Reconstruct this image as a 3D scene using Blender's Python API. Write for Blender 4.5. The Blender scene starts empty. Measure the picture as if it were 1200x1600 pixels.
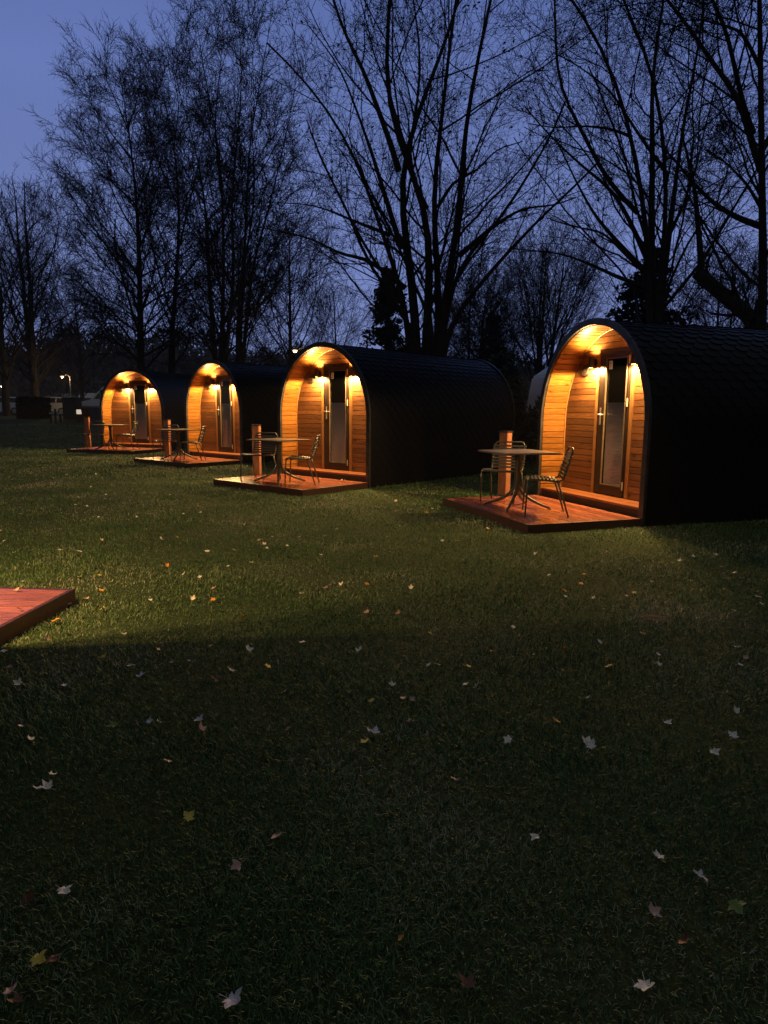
import bpy, bmesh, math, random
import numpy as np
from mathutils import Vector, Matrix
R = math.radians
scene = bpy.context.scene
COL = scene.collection

# ------------------------------------------------------------------ camera
F, TH, ROLL, CZ = 1048.9, R(8.73), R(0.44), 1.39
cd = bpy.data.cameras.new('camera'); cam = bpy.data.objects.new('camera', cd); COL.objects.link(cam)
cd.sensor_fit = 'VERTICAL'; cd.sensor_height = 36; cd.lens = F/1600*36
cd.clip_start = .05; cd.clip_end = 3000
cam.matrix_world = Matrix.Translation((0, 0, CZ)) @ Matrix.Rotation(math.pi/2-TH, 4, 'X') @ Matrix.Rotation(ROLL, 4, 'Z')
scene.camera = cam

def ray(px, py):
    u, v = px-600, py-800
    c, s = math.cos(ROLL), math.sin(ROLL)
    u0, v0 = u*c+v*s, -u*s+v*c
    return Vector((u0, F*math.cos(TH)-v0*math.sin(TH), -F*math.sin(TH)-v0*math.cos(TH)))
def at(px, py, Y):            # the point a photo spot has at distance Y
    d = ray(px, py); return Vector((0, 0, CZ)) + d*(Y/d.y)
def terrain(y):
    t = min(max((y-26)/28, 0), 1); return .65*t*t*(3-2*t)
def ground(px, py, z=0):
    d = ray(px, py); t = (z-CZ)/d.z; return Vector((d.x*t, d.y*t, z))

# ------------------------------------------------------------------ render / world
scene.view_settings.view_transform = 'Standard'; scene.view_settings.look = 'None'
scene.view_settings.exposure = 0; scene.view_settings.gamma = 1
w = bpy.data.worlds.new("World"); scene.world = w; w.use_nodes = True
nt = w.node_tree; nt.nodes.clear()
N = nt.nodes.new; Lk = nt.links.new
out = N('ShaderNodeOutputWorld'); bg = N('ShaderNodeBackground')
sky = N('ShaderNodeTexSky'); sky.sky_type = 'NISHITA'; sky.sun_disc = False
sky.sun_elevation = R(6); sky.sun_rotation = R(150); sky.air_density = 1.6; sky.dust_density = 1.0; sky.ozone_density = 4
tc = N('ShaderNodeTexCoord'); sep = N('ShaderNodeSeparateXYZ'); Lk(tc.outputs['Generated'], sep.inputs[0])
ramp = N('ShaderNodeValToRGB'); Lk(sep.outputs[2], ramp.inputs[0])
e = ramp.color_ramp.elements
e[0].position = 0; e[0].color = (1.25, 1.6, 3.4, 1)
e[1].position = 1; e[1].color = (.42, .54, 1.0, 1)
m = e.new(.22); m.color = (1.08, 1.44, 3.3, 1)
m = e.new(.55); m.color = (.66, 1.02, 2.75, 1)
noi = N('ShaderNodeTexNoise'); noi.inputs['Scale'].default_value = 1.6; noi.inputs['Detail'].default_value = 3
mpn = N('ShaderNodeMapping'); mpn.inputs['Scale'].default_value = (1, 1, 3); Lk(tc.outputs['Generated'], mpn.inputs[0]); Lk(mpn.outputs[0], noi.inputs['Vector'])
mr = N('ShaderNodeMapRange'); mr.inputs[1].default_value = .3; mr.inputs[2].default_value = .7; mr.inputs[3].default_value = .88; mr.inputs[4].default_value = 1.1; Lk(noi.outputs[0], mr.inputs[0])
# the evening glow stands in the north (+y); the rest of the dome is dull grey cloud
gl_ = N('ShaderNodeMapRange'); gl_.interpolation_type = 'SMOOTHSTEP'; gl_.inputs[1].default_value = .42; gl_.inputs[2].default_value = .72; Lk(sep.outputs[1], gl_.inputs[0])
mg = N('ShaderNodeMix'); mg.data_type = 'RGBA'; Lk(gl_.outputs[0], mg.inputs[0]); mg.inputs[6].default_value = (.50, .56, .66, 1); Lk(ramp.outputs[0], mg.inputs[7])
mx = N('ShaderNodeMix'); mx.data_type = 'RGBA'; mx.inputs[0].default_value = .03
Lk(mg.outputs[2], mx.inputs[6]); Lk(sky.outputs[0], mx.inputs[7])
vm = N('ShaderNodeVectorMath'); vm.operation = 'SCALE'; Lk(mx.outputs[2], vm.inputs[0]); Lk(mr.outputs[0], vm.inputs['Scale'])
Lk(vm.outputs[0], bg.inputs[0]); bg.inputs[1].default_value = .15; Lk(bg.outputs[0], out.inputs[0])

sd = bpy.data.lights.new('sun', 'SUN'); sd.energy = .012; sd.angle = R(20); sd.color = (.7, .78, 1)
so = bpy.data.objects.new('sun', sd); COL.objects.link(so); so.rotation_euler = (R(50), 0, R(-30))

# ------------------------------------------------------------------ materials
MATS = {}
def newmat(name):
    m = bpy.data.materials.new(name); m.use_nodes = True; MATS[name] = m
    return m, m.node_tree, m.node_tree.nodes['Principled BSDF']
def plain(name, col, rough=.6, metal=0, var=.25, scale=12, bump=0, spec=.5):
    m, t, b = newmat(name)
    n = t.nodes.new('ShaderNodeTexNoise'); n.inputs['Scale'].default_value = scale; n.inputs['Detail'].default_value = 5
    tc = t.nodes.new('ShaderNodeTexCoord'); t.links.new(tc.outputs['Object'], n.inputs['Vector'])
    r = t.nodes.new('ShaderNodeValToRGB'); t.links.new(n.outputs[0], r.inputs[0])
    r.color_ramp.elements[0].position = .3; r.color_ramp.elements[1].position = .7
    r.color_ramp.elements[0].color = (*[c*(1-var) for c in col], 1)
    r.color_ramp.elements[1].color = (*[c*(1+var) for c in col], 1)
    t.links.new(r.outputs[0], b.inputs['Base Color'])
    b.inputs['Roughness'].default_value = rough; b.inputs['Metallic'].default_value = metal
    b.inputs['Specular IOR Level'].default_value = spec
    if bump:
        bp = t.nodes.new('ShaderNodeBump'); bp.inputs['Strength'].default_value = bump; bp.inputs['Distance'].default_value = .01
        t.links.new(n.outputs[0], bp.inputs['Height']); t.links.new(bp.outputs[0], b.inputs['Normal'])
    return m
def wood(name, c1, c2, stretch, rough=.35, knots=True, bump=.15, spec=.4, island=.35):
    m, t, b = newmat(name)
    nn = t.nodes.new; l = t.links.new
    tc = nn('ShaderNodeTexCoord'); mp = nn('ShaderNodeMapping'); mp.inputs['Scale'].default_value = stretch
    geo = nn('ShaderNodeNewGeometry'); cmb = nn('ShaderNodeVectorMath'); cmb.operation = 'ADD'
    sc = nn('ShaderNodeMath'); sc.operation = 'MULTIPLY'; sc.inputs[1].default_value = 37; l(geo.outputs['Random Per Island'], sc.inputs[0])
    l(tc.outputs['Object'], cmb.inputs[0]); l(sc.outputs[0], cmb.inputs[1]); l(cmb.outputs[0], mp.inputs[0])
    n = nn('ShaderNodeTexNoise'); n.inputs['Scale'].default_value = 6; n.inputs['Detail'].default_value = 6; n.inputs['Distortion'].default_value = .8
    l(mp.outputs[0], n.inputs['Vector'])
    r = nn('ShaderNodeValToRGB'); l(n.outputs[0], r.inputs[0])
    r.color_ramp.elements[0].position = .35; r.color_ramp.elements[1].position = .65
    r.color_ramp.elements[0].color = (*c1, 1); r.color_ramp.elements[1].color = (*c2, 1)
    hs = nn('ShaderNodeHueSaturation'); l(r.outputs[0], hs.inputs['Color'])
    mr = nn('ShaderNodeMapRange'); mr.inputs[3].default_value = 1-island; mr.inputs[4].default_value = 1+island*.7
    l(geo.outputs['Random Per Island'], mr.inputs[0]); l(mr.outputs[0], hs.inputs['Value'])
    colr = hs.outputs[0]
    if knots:
        v = nn('ShaderNodeTexVoronoi'); v.inputs['Scale'].default_value = 5.5
        mp2 = nn('ShaderNodeMapping'); mp2.inputs['Scale'].default_value = [.6 if s < 1.5 else 1.0 for s in stretch]
        l(cmb.outputs[0], mp2.inputs[0]); l(mp2.outputs[0], v.inputs['Vector'])
        kr = nn('ShaderNodeValToRGB'); l(v.outputs[0], kr.inputs[0])
        kr.color_ramp.elements[0].position = .05; kr.color_ramp.elements[0].color = (.28, .2, .16, 1)
        kr.color_ramp.elements[1].position = .16; kr.color_ramp.elements[1].color = (1, 1, 1, 1)
        mm = nn('ShaderNodeMix'); mm.data_type = 'RGBA'; mm.blend_type = 'MULTIPLY'; mm.inputs[0].default_value = 1
        l(colr, mm.inputs[6]); l(kr.outputs[0], mm.inputs[7]); colr = mm.outputs[2]
    l(colr, b.inputs['Base Color'])
    b.inputs['Roughness'].default_value = rough; b.inputs['Specular IOR Level'].default_value = spec
    bp = nn('ShaderNodeBump'); bp.inputs['Strength'].default_value = bump; bp.inputs['Distance'].default_value = .004
    l(n.outputs[0], bp.inputs['Height']); l(bp.outputs[0], b.inputs['Normal'])
    return m
def emis(name, col, strength):
    m, t, b = newmat(name)
    b.inputs['Base Color'].default_value = (.8, .8, .8, 1)
    b.inputs['Emission Color'].default_value = (*col, 1); b.inputs['Emission Strength'].default_value = strength
    return m

M_LIN = wood('pine_lining', (.15, .058, .010), (.25, .105, .020), (9, 1, 9), .32)
M_WALL = wood('pine_front_wall', (.10, .040, .013), (.17, .072, .022), (1, 9, 9), .38)
M_TRIM = wood('pine_trim', (.20, .095, .03), (.28, .14, .045), (9, 9, 1), .35, knots=False, island=.1)
M_DECK = wood('wet_deck_boards', (.21, .064, .034), (.40, .128, .070), (.8, 8, 8), .24, knots=False, bump=.3, spec=.6, island=.35)
M_FASC = wood('deck_fascia', (.03, .012, .008), (.06, .022, .013), (1, 8, 8), .45, knots=False)
M_STEP = wood('step_board', (.17, .058, .02), (.25, .09, .03), (1, 8, 8), .35, knots=False, island=.1)
M_POST = wood('post_timber', (.19, .08, .045), (.29, .135, .075), (8, 8, 1), .5, knots=False, island=.15)
M_SHING = plain('black_shingles', (.0028, .003, .004), .45, 0, .5, 40, .3, .10)
M_RIM = plain('dark_metal_rim', (.06, .062, .068), .35, .6, .3, 8, 0)
M_DARKW = plain('dark_stained_timber', (.02, .012, .009), .6)
M_DOORF = wood('bronze_door_frame', (.017, .010, .007), (.030, .018, .012), (9, 9, 1), .3, knots=False, island=.1)
M_DOORL = plain('dark_bronze_door', (.035, .024, .018), .3, .2)
M_BEAD = plain('glazing_bead', (.16, .12, .08), .3, .3)
M_STEEL = plain('brushed_steel', (.72, .66, .55), .28, .9, .05)
M_HINGE = plain('pale_hinge', (.5, .44, .37), .4, .2, .05)
M_CARD = plain('white_card', (.75, .72, .68), .6, 0, .03)
M_INK = plain('black_ink', (.02, .02, .02), .6, 0, 0)
M_LAMP = plain('dark_lamp_metal', (.03, .024, .02), .4, .4)
M_VENT = plain('brown_vent', (.014, .009, .007), .5)
M_LENS = emis('warm_lens', (1, .62, .25), 14)
M_TUBE = plain('sage_grey_metal', (.05, .05, .04), .38, .2, .15)
M_STRAP = plain('sage_straps', (.045, .047, .04), .5, 0, .15)
M_TTOP = plain('taupe_tabletop', (.11, .09, .075), .3, 0, .25, 6)
M_BARK = plain('dark_bark', (.035, .030, .026), .9, 0, .4, 6, .6, .2)
M_TWIG = plain('dark_twigs', (.024, .021, .020), .9, 0, .3, 4, 0, .1)
M_DEADLEAF = plain('withered_leaves', (.045, .03, .02), .8)
M_EVER = plain('evergreen_leaves', (.012, .022, .010), .45, 0, .5, 3, 0, .5)
M_CONI = plain('conifer_needles', (.008, .013, .010), .7, 0, .4, 2, 0, .2)
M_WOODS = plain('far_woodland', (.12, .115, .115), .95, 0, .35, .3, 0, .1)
M_WHITEP = plain('white_vehicle_paint', (.80, .82, .86), .35, 0, .06, 1)
M_SILVER = plain('silver_vehicle_paint', (.50, .53, .60), .3, .4, .05, 1)
M_DARKCAR = plain('dark_red_plastic', (.06, .012, .012), .5)
M_BLUEP = plain('blue_plastic', (.02, .03, .10), .5)
M_TYRE = plain('tyre_rubber', (.012, .012, .012), .8)
M_RIMW = plain('wheel_alloy', (.35, .35, .36), .35, .7)
M_AUTOG = plain('vehicle_glass', (.015, .018, .022), .08, 0, .1, 2)
M_TAIL = plain('tail_lamp_red', (.25, .02, .015), .3)
M_HEADL = plain('headlamp_clear', (.5, .5, .5), .15)
M_POLE = plain('galvanised_pole', (.25, .25, .25), .45, .6)
M_LITW = emis('warm_street_light', (1, .60, .22), 4)
M_LITC = emis('white_street_light', (1, .86, .66), 4)
M_SIGNLIT = emis('lit_sign_panel', (1, .86, .6), .55)
M_DHEDGE = plain('clipped_dark_hedge', (.010, .014, .008), .8, 0, .5, 5, 0, .1)
M_DPANEL = plain('dark_navy_panel', (.008, .010, .018), .6)
M_SOIL = plain('dark_soil', (.006, .005, .004), .95, 0, .5, 30, .8)

# clear pane: mostly see-through with a mirror sheen
m, t, b = newmat('clear_pane')
g = t.nodes.new('ShaderNodeBsdfGlossy'); g.inputs['Roughness'].default_value = .03
tr = t.nodes.new('ShaderNodeBsdfTransparent'); tr.inputs[0].default_value = (.95, .95, .97, 1)
fr = t.nodes.new('ShaderNodeFresnel'); fr.inputs[0].default_value = 1.5
mi = t.nodes.new('ShaderNodeMixShader'); t.links.new(fr.outputs[0], mi.inputs[0]); t.links.new(tr.outputs[0], mi.inputs[1]); t.links.new(g.outputs[0], mi.inputs[2])
t.links.new(mi.outputs[0], t.nodes['Material Output'].inputs[0]); M_PANE = m
M_BLIND = plain('pleated_blind', (.60, .56, .58), .8, 0, .05)

# lawn ground and blades
m, t, b = newmat('lawn_soil'); nn = t.nodes.new; l = t.links.new
tc_ = nn('ShaderNodeTexCoord'); n1 = nn('ShaderNodeTexNoise'); n1.inputs['Scale'].default_value = .45; n1.inputs['Detail'].default_value = 6
n2 = nn('ShaderNodeTexNoise'); n2.inputs['Scale'].default_value = 28; n2.inputs['Detail'].default_value = 6; n2.inputs['Roughness'].default_value = .7
l(tc_.outputs['Object'], n1.inputs['Vector']); l(tc_.outputs['Object'], n2.inputs['Vector'])
r1 = nn('ShaderNodeValToRGB'); l(n1.outputs[0], r1.inputs[0]); r1.color_ramp.elements[0].position = .35; r1.color_ramp.elements[1].position = .65
r1.color_ramp.elements[0].color = (.028, .050, .017, 1); r1.color_ramp.elements[1].color = (.050, .076, .03, 1)
r2 = nn('ShaderNodeValToRGB'); l(n2.outputs[0], r2.inputs[0]); r2.color_ramp.elements[0].position = .3; r2.color_ramp.elements[1].position = .72
r2.color_ramp.elements[0].color = (.35, .35, .35, 1); r2.color_ramp.elements[1].color = (1.5, 1.5, 1.4, 1)
mm = nn('ShaderNodeMix'); mm.data_type = 'RGBA'; mm.blend_type = 'MULTIPLY'; mm.inputs[0].default_value = 1; l(r1.outputs[0], mm.inputs[6]); l(r2.outputs[0], mm.inputs[7])
l(mm.outputs[2], b.inputs['Base Color']); b.inputs['Roughness'].default_value = .95; b.inputs['Specular IOR Level'].default_value = .1
bp = nn('ShaderNodeBump'); bp.inputs['Strength'].default_value = .8; bp.inputs['Distance'].default_value = .03; l(n2.outputs[0], bp.inputs['Height']); l(bp.outputs[0], b.inputs['Normal'])
M_LAWN = m
m, t, b = newmat('grass_blades'); nn = t.nodes.new; l = t.links.new
tc_ = nn('ShaderNodeTexCoord'); n1 = nn('ShaderNodeTexNoise'); n1.inputs['Scale'].default_value = .7; n1.inputs['Detail'].default_value = 5; l(tc_.outputs['Object'], n1.inputs['Vector'])
geo = nn('ShaderNodeNewGeometry')
ad = nn('ShaderNodeMath'); ad.operation = 'MULTIPLY_ADD'; l(geo.outputs['Random Per Island'], ad.inputs[0]); ad.inputs[1].default_value = .52; 
sub = nn('ShaderNodeMath'); sub.operation = 'MULTIPLY'; sub.operation = 'MULTIPLY_ADD'; sub.inputs[1].default_value = 1.5; sub.inputs[2].default_value = -.37; l(n1.outputs[0], sub.inputs[0]); l(sub.outputs[0], ad.inputs[2])
r1 = nn('ShaderNodeValToRGB'); l(ad.outputs[0], r1.inputs[0]); cr = r1.color_ramp
cr.elements[0].position = .15; cr.elements[0].color = (.026, .076, .026, 1)
cr.elements[1].position = 1; cr.elements[1].color = (.36, .37, .28, 1)
x = cr.elements.new(.5); x.color = (.060, .150, .047, 1)
x = cr.elements.new(.8); x.color = (.14, .215, .080, 1)
l(r1.outputs[0], b.inputs['Base Color']); b.inputs['Roughness'].default_value = .6; b.inputs['Specular IOR Level'].default_value = .2
M_GRASS = m
LEAFM = {}
for k, c in dict(pale=(.85, .78, .62), orange=(.75, .30, .03), yellow=(.75, .55, .08), pink=(.62, .38, .28), brown=(.18, .07, .03), green=(.22, .27, .05), lilac=(.66, .60, .60)).items():
    LEAFM[k] = plain('leaf_'+k, c, .6, 0, .3, 25)

# ------------------------------------------------------------------ object helpers
def tag(o, label=None, cat=None, group=None, kind=None):
    if label: o['label'] = label
    if cat: o['category'] = cat
    if group: o['group'] = group
    if kind: o['kind'] = kind
    return o
def empty(name, loc=(0, 0, 0), rz=0):
    o = bpy.data.objects.new(name, None); COL.objects.link(o); o.location = loc; o.rotation_euler = (0, 0, rz); o.empty_display_size = .2
    return o
def copy_tree(o, parent=None):
    c = o.copy(); COL.objects.link(c); c.parent = parent
    for ch in list(o.children): copy_tree(ch, c)
    return c
class MB:
    def __init__(s): s.v = []; s.f = []; s.mi = []; s.cur = 0
    def add(s, vs, fs):
        b = len(s.v); s.v += [tuple(v) for v in vs]; s.f += [tuple(b+i for i in f) for f in fs]; s.mi += [s.cur]*len(fs)
    def box(s, x0, x1, y0, y1, z0, z1):
        s.add([(x0, y0, z0), (x1, y0, z0), (x1, y1, z0), (x0, y1, z0), (x0, y0, z1), (x1, y0, z1), (x1, y1, z1), (x0, y1, z1)],
              [(0, 3, 2, 1), (4, 5, 6, 7), (0, 1, 5, 4), (1, 2, 6, 5), (2, 3, 7, 6), (3, 0, 4, 7)])
    def hexa(s, p):   # 8 corner points, bottom ring then top ring
        s.add(p, [(0, 3, 2, 1), (4, 5, 6, 7), (0, 1, 5, 4), (1, 2, 6, 5), (2, 3, 7, 6), (3, 0, 4, 7)])
    def tube(s, pts, rads, n=8, cap=True):
        pts = [Vector(p) for p in pts]
        if not hasattr(rads, '__len__'): rads = [rads]*len(pts)
        vs = []; fs = []
        a = None
        for i, p in enumerate(pts):
            t = (pts[min(i+1, len(pts)-1)]-pts[max(i-1, 0)]).normalized()
            if a is None: a = t.orthogonal().normalized()
            else:
                a = a-t*a.dot(t); a = a.normalized() if a.length > 1e-6 else t.orthogonal().normalized()
            b = t.cross(a)
            for k in range(n):
                an = 2*math.pi*k/n; vs.append(p+(a*math.cos(an)+b*math.sin(an))*rads[i])
        for i in range(len(pts)-1):
            for k in range(n): fs.append((i*n+k, i*n+(k+1) % n, (i+1)*n+(k+1) % n, (i+1)*n+k))
        if cap: fs.append(tuple(range(n-1, -1, -1))); fs.append(tuple((len(pts)-1)*n+k for k in range(n)))
        s.add(vs, fs)
    def build(s, name, mat, parent=None, bevel=0, smooth=False):
        me = bpy.data.meshes.new(name); me.from_pydata(s.v, [], s.f); me.update()
        mats = mat if isinstance(mat, (list, tuple)) else [mat]
        for q in mats: me.materials.append(q)
        if len(mats) > 1: me.polygons.foreach_set('material_index', s.mi)
        if bevel:
            bm = bmesh.new(); bm.from_mesh(me)
            bmesh.ops.bevel(bm, geom=[e for e in bm.edges if e.is_manifold and e.calc_face_angle(0) > .6], offset=bevel, segments=2, affect='EDGES', clamp_overlap=True)
            bm.to_mesh(me); bm.free()
        if smooth: me.polygons.foreach_set('use_smooth', [True]*len(me.polygons))
        o = bpy.data.objects.new(name, me); COL.objects.link(o)
        if parent: o.parent = parent
        return o
def np_mesh(name, V, Fq, mat, parent=None, smooth=False):
    """V (n,3) float, Fq (m,k) int"""
    me = bpy.data.meshes.new(name)
    me.vertices.add(len(V)); me.vertices.foreach_set('co', V.astype(np.float32).ravel())
    k = Fq.shape[1]
    me.loops.add(Fq.size); me.loops.foreach_set('vertex_index', Fq.astype(np.int32).ravel())
    me.polygons.add(len(Fq)); me.polygons.foreach_set('loop_start', np.arange(0, Fq.size, k, dtype=np.int32))
    if smooth: me.polygons.foreach_set('use_smooth', np.ones(len(Fq), bool))
    me.materials.append(mat); me.update(calc_edges=True); me.validate()
    o = bpy.data.objects.new(name, me); COL.objects.link(o)
    if parent: o.parent = parent
    return o

# ------------------------------------------------------------------ ground
mb = MB()
ys = [-40, 0, 8, 16, 24, 26]+[26+28*i/10 for i in range(1, 11)]+[70, 100, 200, 500, 1500]
xs = [-1200, -300, -100, -50, -25, -10, 0, 10, 25, 50, 100, 300, 1200]
vs = [(x, y, terrain(y)) for y in ys for x in xs]
nx = len(xs)
mb.add(vs, [(j*nx+i, j*nx+i+1, (j+1)*nx+i+1, (j+1)*nx+i) for j in range(len(ys)-1) for i in range(nx-1)])
tag(mb.build('ground', M_LAWN), kind='structure')

# ------------------------------------------------------------------ pods
WO, HT, ZS = 1.205, 2.57, 1.236      # half width, top, springing height
REC, LEN, DECK = .42, 4.95, .10
def arch(o, n=40, z0=0.0, nst=6):
    a, rz = WO-o, HT-ZS-o
    pts = [(-a, z0+(ZS-z0)*i/nst) for i in range(nst)]
    pts += [(-a*math.cos(math.pi*i/n), ZS+rz*math.sin(math.pi*i/n)) for i in range(n+1)]
    pts += [(a, z0+(ZS-z0)*(nst-1-i)/nst) for i in range(nst)]
    return pts
def halfw(z, o):
    a, rz = WO-o, HT-ZS-o
    if z <= ZS: return a
    q = 1-((z-ZS)/rz)**2
    return a*math.sqrt(q) if q > 0 else 0
def resample(pts, step):
    P = [Vector((p[0], 0, p[1])) for p in pts]
    L = [0]
    for i in range(1, len(P)): L.append(L[-1]+(P[i]-P[i-1]).length)
    n = max(2, round(L[-1]/step)); out = []
    for k in range(n+1):
        s = L[-1]*k/n; i = 1
        while i < len(L)-1 and L[i] < s: i += 1
        t = (s-L[i-1])/(L[i]-L[i-1]); q = P[i-1].lerp(P[i], t); out.append((q.x, q.z))
    return out
def band(mb, o0, o1, y0, y1, n=40, z0=0.0):
    """solid arch band between two inward offsets"""
    A, B = arch(o0, n, z0), arch(o1, n, z0); k = len(A); vs = []
    for (ax, az), (bx, bz) in zip(A, B): vs += [(ax, y0, az), (bx, y0, bz), (bx, y1, bz), (ax, y1, az)]
    fs = []
    for i in range(k-1):
        for j in range(4): fs.append((i*4+j, i*4+(j+1) % 4, (i+1)*4+(j+1) % 4, (i+1)*4+j))
    fs.append((3, 2, 1, 0)); fs.append(tuple((k-1)*4+j for j in range(4)))
    mb.add(vs, fs)

def digit_mesh(n):
    """small dark numeral in the x-z plane, 0..1 high"""
    segs = {1: [[(.15, .75), (.5, 1), (.5, 0)]], 2: [[(0, .8), (.25, 1), (.7, .95), (.8, .7), (.4, .35), (0, 0), (.85, 0)]],
            3: [[(0, .9), (.4, 1), (.8, .8), (.4, .53), (.8, .28), (.4, 0), (0, .1)]], 4: [[(.7, 0), (.7, 1), (0, .3), (.95, .3)]],
            5: [[(.8, 1), (.1, 1), (.05, .55), (.6, .6), (.8, .3), (.5, 0), (0, .08)]]}[n]
    mb = MB()
    for s in segs:
        for (a, b), (c, d) in zip(s[:-1], s[1:]):
            L = math.hypot(c-a, d-b); nx_, nz_ = -(d-b)/L*.09, (c-a)/L*.09
            mb.hexa([(a-nx_, 0, b-nz_), (c-nx_, 0, d-nz_), (c-nx_, .02, d-nz_), (a-nx_, .02, b-nz_), (a+nx_, 0, b+nz_), (c+nx_, 0, d+nz_), (c+nx_, .02, d+nz_), (a+nx_, .02, b+nz_)])
    return mb

def make_pod():
    root = empty('camping_pod')
    # shell: core skin + overlapping shingles
    core = MB(); band(core, .012, .05, .03, LEN-.03, 40); core.build('shell', M_DARKW, root, smooth=False)
    sh = MB(); rnd = random.Random(3)
    prof = arch(.012, 60, 0.0, 10); half = resample(prof, .112); n = len(half)-1
    wt = .225
    for i in range(n):
        up_left = i < n/2
        lo, hi = (half[i], half[i+1]) if up_left else (half[i+1], half[i])
        # extend the top end under the next row
        tx, tz = hi[0]-lo[0], hi[1]-lo[1]; L = math.hypot(tx, tz); tx /= L; tz /= L
        nxn, nzn = (-tz, tx) if up_left else (tz, -tx)   # outward normal
        if nxn*(lo[0]) + nzn*(lo[1]-1.0) < 0: nxn, nzn = -nxn, -nzn
        row = i if up_left else n-1-i
        y = .035 - (row % 2)*wt/2
        while y < LEN-.035:
            a, b_ = max(y+.004, .035), min(y+wt-.004, LEN-.035)
            if b_-a > .03:
                lift = .014+rnd.uniform(-.002, .004); c = min(.05, (b_-a)/3)
                def P(s, yy, h): return (lo[0]+tx*s+nxn*h, yy, lo[1]+tz*s+nzn*h)
                d0 = -.02 if row > 0 else 0
                ring = [(L+.01, a, .002), (.055+d0, a, lift*.8), (d0, a+c, lift), (d0, b_-c, lift), (.055+d0, b_, lift*.8), (L+.01, b_, .002)]
                top = [P(*r_) for r_ in ring]; bot = [P(s, yy, h-.0085 if s < L else h-.003) for s, yy, h in ring]
                k = 6
                fs = [tuple(range(k)), tuple(range(2*k-1, k-1, -1))]+[(j, k+j, k+(j+1) % k, (j+1) % k) for j in range(k)]
                sh.add(top+bot, fs)
            y += wt
    sh.build('shingles', M_SHING, root)
    for y0, y1, nm in ((-.005, .034, 'front_rim'), (LEN-.034, LEN+.005, 'rear_rim')):
        r_ = MB(); band(r_, -.022, .060, y0, y1, 44)
        for pt in resample(arch(-.026, 60), .62)[1:-1]:      # joint clips
            if pt[1] > .3:
                d = Vector((pt[0]*.9, 0, pt[1]-ZS if pt[1] > ZS else 0)).normalized()
                q = Vector((-d.z, 0, d.x)); p = Vector((pt[0], 0, pt[1]))
                c = []
                for yy in (y0-.003, y1+.002):
                    pass
                A = [p+q*.006+d*.002, p-q*.006+d*.002, p-q*.006-d*.09, p+q*.006-d*.09]
                r_.hexa([(v.x, y0-.004, v.z) for v in A]+[(v.x, y1+.003, v.z) for v in A])
        r_.build(nm, M_RIM, root)
    # lining of the porch: boards along the depth
    li = MB(); B0 = resample(arch(.052, 60, .10, 8), .088); B1 = resample(arch(.070, 60, .10, 8), .088)
    for i in range(len(B0)-1):
        g = .08
        def lp(a, b, t): return (a[0]+(b[0]-a[0])*t, a[1]+(b[1]-a[1])*t)
        a0, a1, b0, b1 = lp(B0[i], B0[i+1], .065), lp(B0[i], B0[i+1], .935), lp(B1[i], B1[i+1], g), lp(B1[i], B1[i+1], 1-g)
        li.hexa([(a0[0], .034, a0[1]), (a1[0], .034, a1[1]), (a1[0], REC, a1[1]), (a0[0], REC, a0[1]),
                 (b0[0], .034, b0[1]), (b1[0], .034, b1[1]), (b1[0], REC, b1[1]), (b0[0], REC, b0[1])])
    li.build('porch_lining', M_LIN, root)
    # front wall: horizontal boards round the door
    fw = MB(); bh = .0865; z = .222; bh = 2.003/23; DH, DZ0, DZ1 = .335, .222, 2.225; TR = .405
    while z < HT-.08:
        z1 = min(z+bh, HT-.075); za, zb = z+.004, z1-.004
        xa, xb = halfw(za, .068), halfw(zb, .068)
        if z < DZ1-.01:
            if xb > TR+.01:
                for s in (-1, 1):
                    fw.hexa([(s*TR, REC, za), (s*xa, REC, za), (s*xa, REC+.02, za), (s*TR, REC+.02, za), (s*TR, REC, zb), (s*xb, REC, zb), (s*xb, REC+.02, zb), (s*TR, REC+.02, zb)])
        else:
            fw.hexa([(-xa, REC, za), (xa, REC, za), (xa, REC+.02, za), (-xa, REC+.02, za), (-xb, REC, zb), (xb, REC, zb), (xb, REC+.02, zb), (-xb, REC+.02, zb)])
        z = z1
    fw.build('front_wall', M_WALL, root, bevel=.004)
    bk = MB()      # dark backing behind the board gaps, with the doorway left open
    def panel(x0, x1, z0, z1): bk.box(x0, x1, REC+.022, REC+.04, z0, z1)
    zz = .1
    while zz < HT-.1:
        z2 = min(zz+.06, HT-.06); xw = halfw(z2, .065)
        if zz < DZ1 and z2 <= DZ1+.06:
            if xw > DH: panel(-xw, -DH, zz, z2); panel(DH, xw, zz, z2)
        else: panel(-xw, xw, zz, z2)
        zz = z2
    bk.build('wall_backing', M_DARKW, root)
    bd = MB(); A = arch(.078, 60, .222, 8); bd.tube([(x_, REC-.008, z_) for x_, z_ in A], .009, 6); bd.build('arch_bead', M_TRIM, root, smooth=True)
    rw = MB(); zz = .05
    while zz < HT-.06:
        z2 = min(zz+.09, HT-.05); xw, xw0 = halfw(z2, .055), halfw(zz, .055)
        rw.hexa([(-xw0, LEN-.2, zz), (xw0, LEN-.2, zz), (xw0, LEN-.17, zz), (-xw0, LEN-.17, zz), (-xw, LEN-.2, z2-.003), (xw, LEN-.2, z2-.003), (xw, LEN-.17, z2-.003), (-xw, LEN-.17, z2-.003)]); zz = z2
    rw.build('rear_wall', M_WALL, root)
    fl = MB(); fl.box(-1.14, 1.14, REC+.045, LEN-.21, .1, .2); fl.build('interior_floor', M_DARKW, root)
    # porch step: two boards on a dark riser
    st = MB(); st.box(-1.128, 1.128, .045, .225, .188, .218); st.box(-1.128, 1.128, .231, .418, .188, .218)
    s_ = st.build('porch_step', M_STEP, root, bevel=.004)
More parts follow.
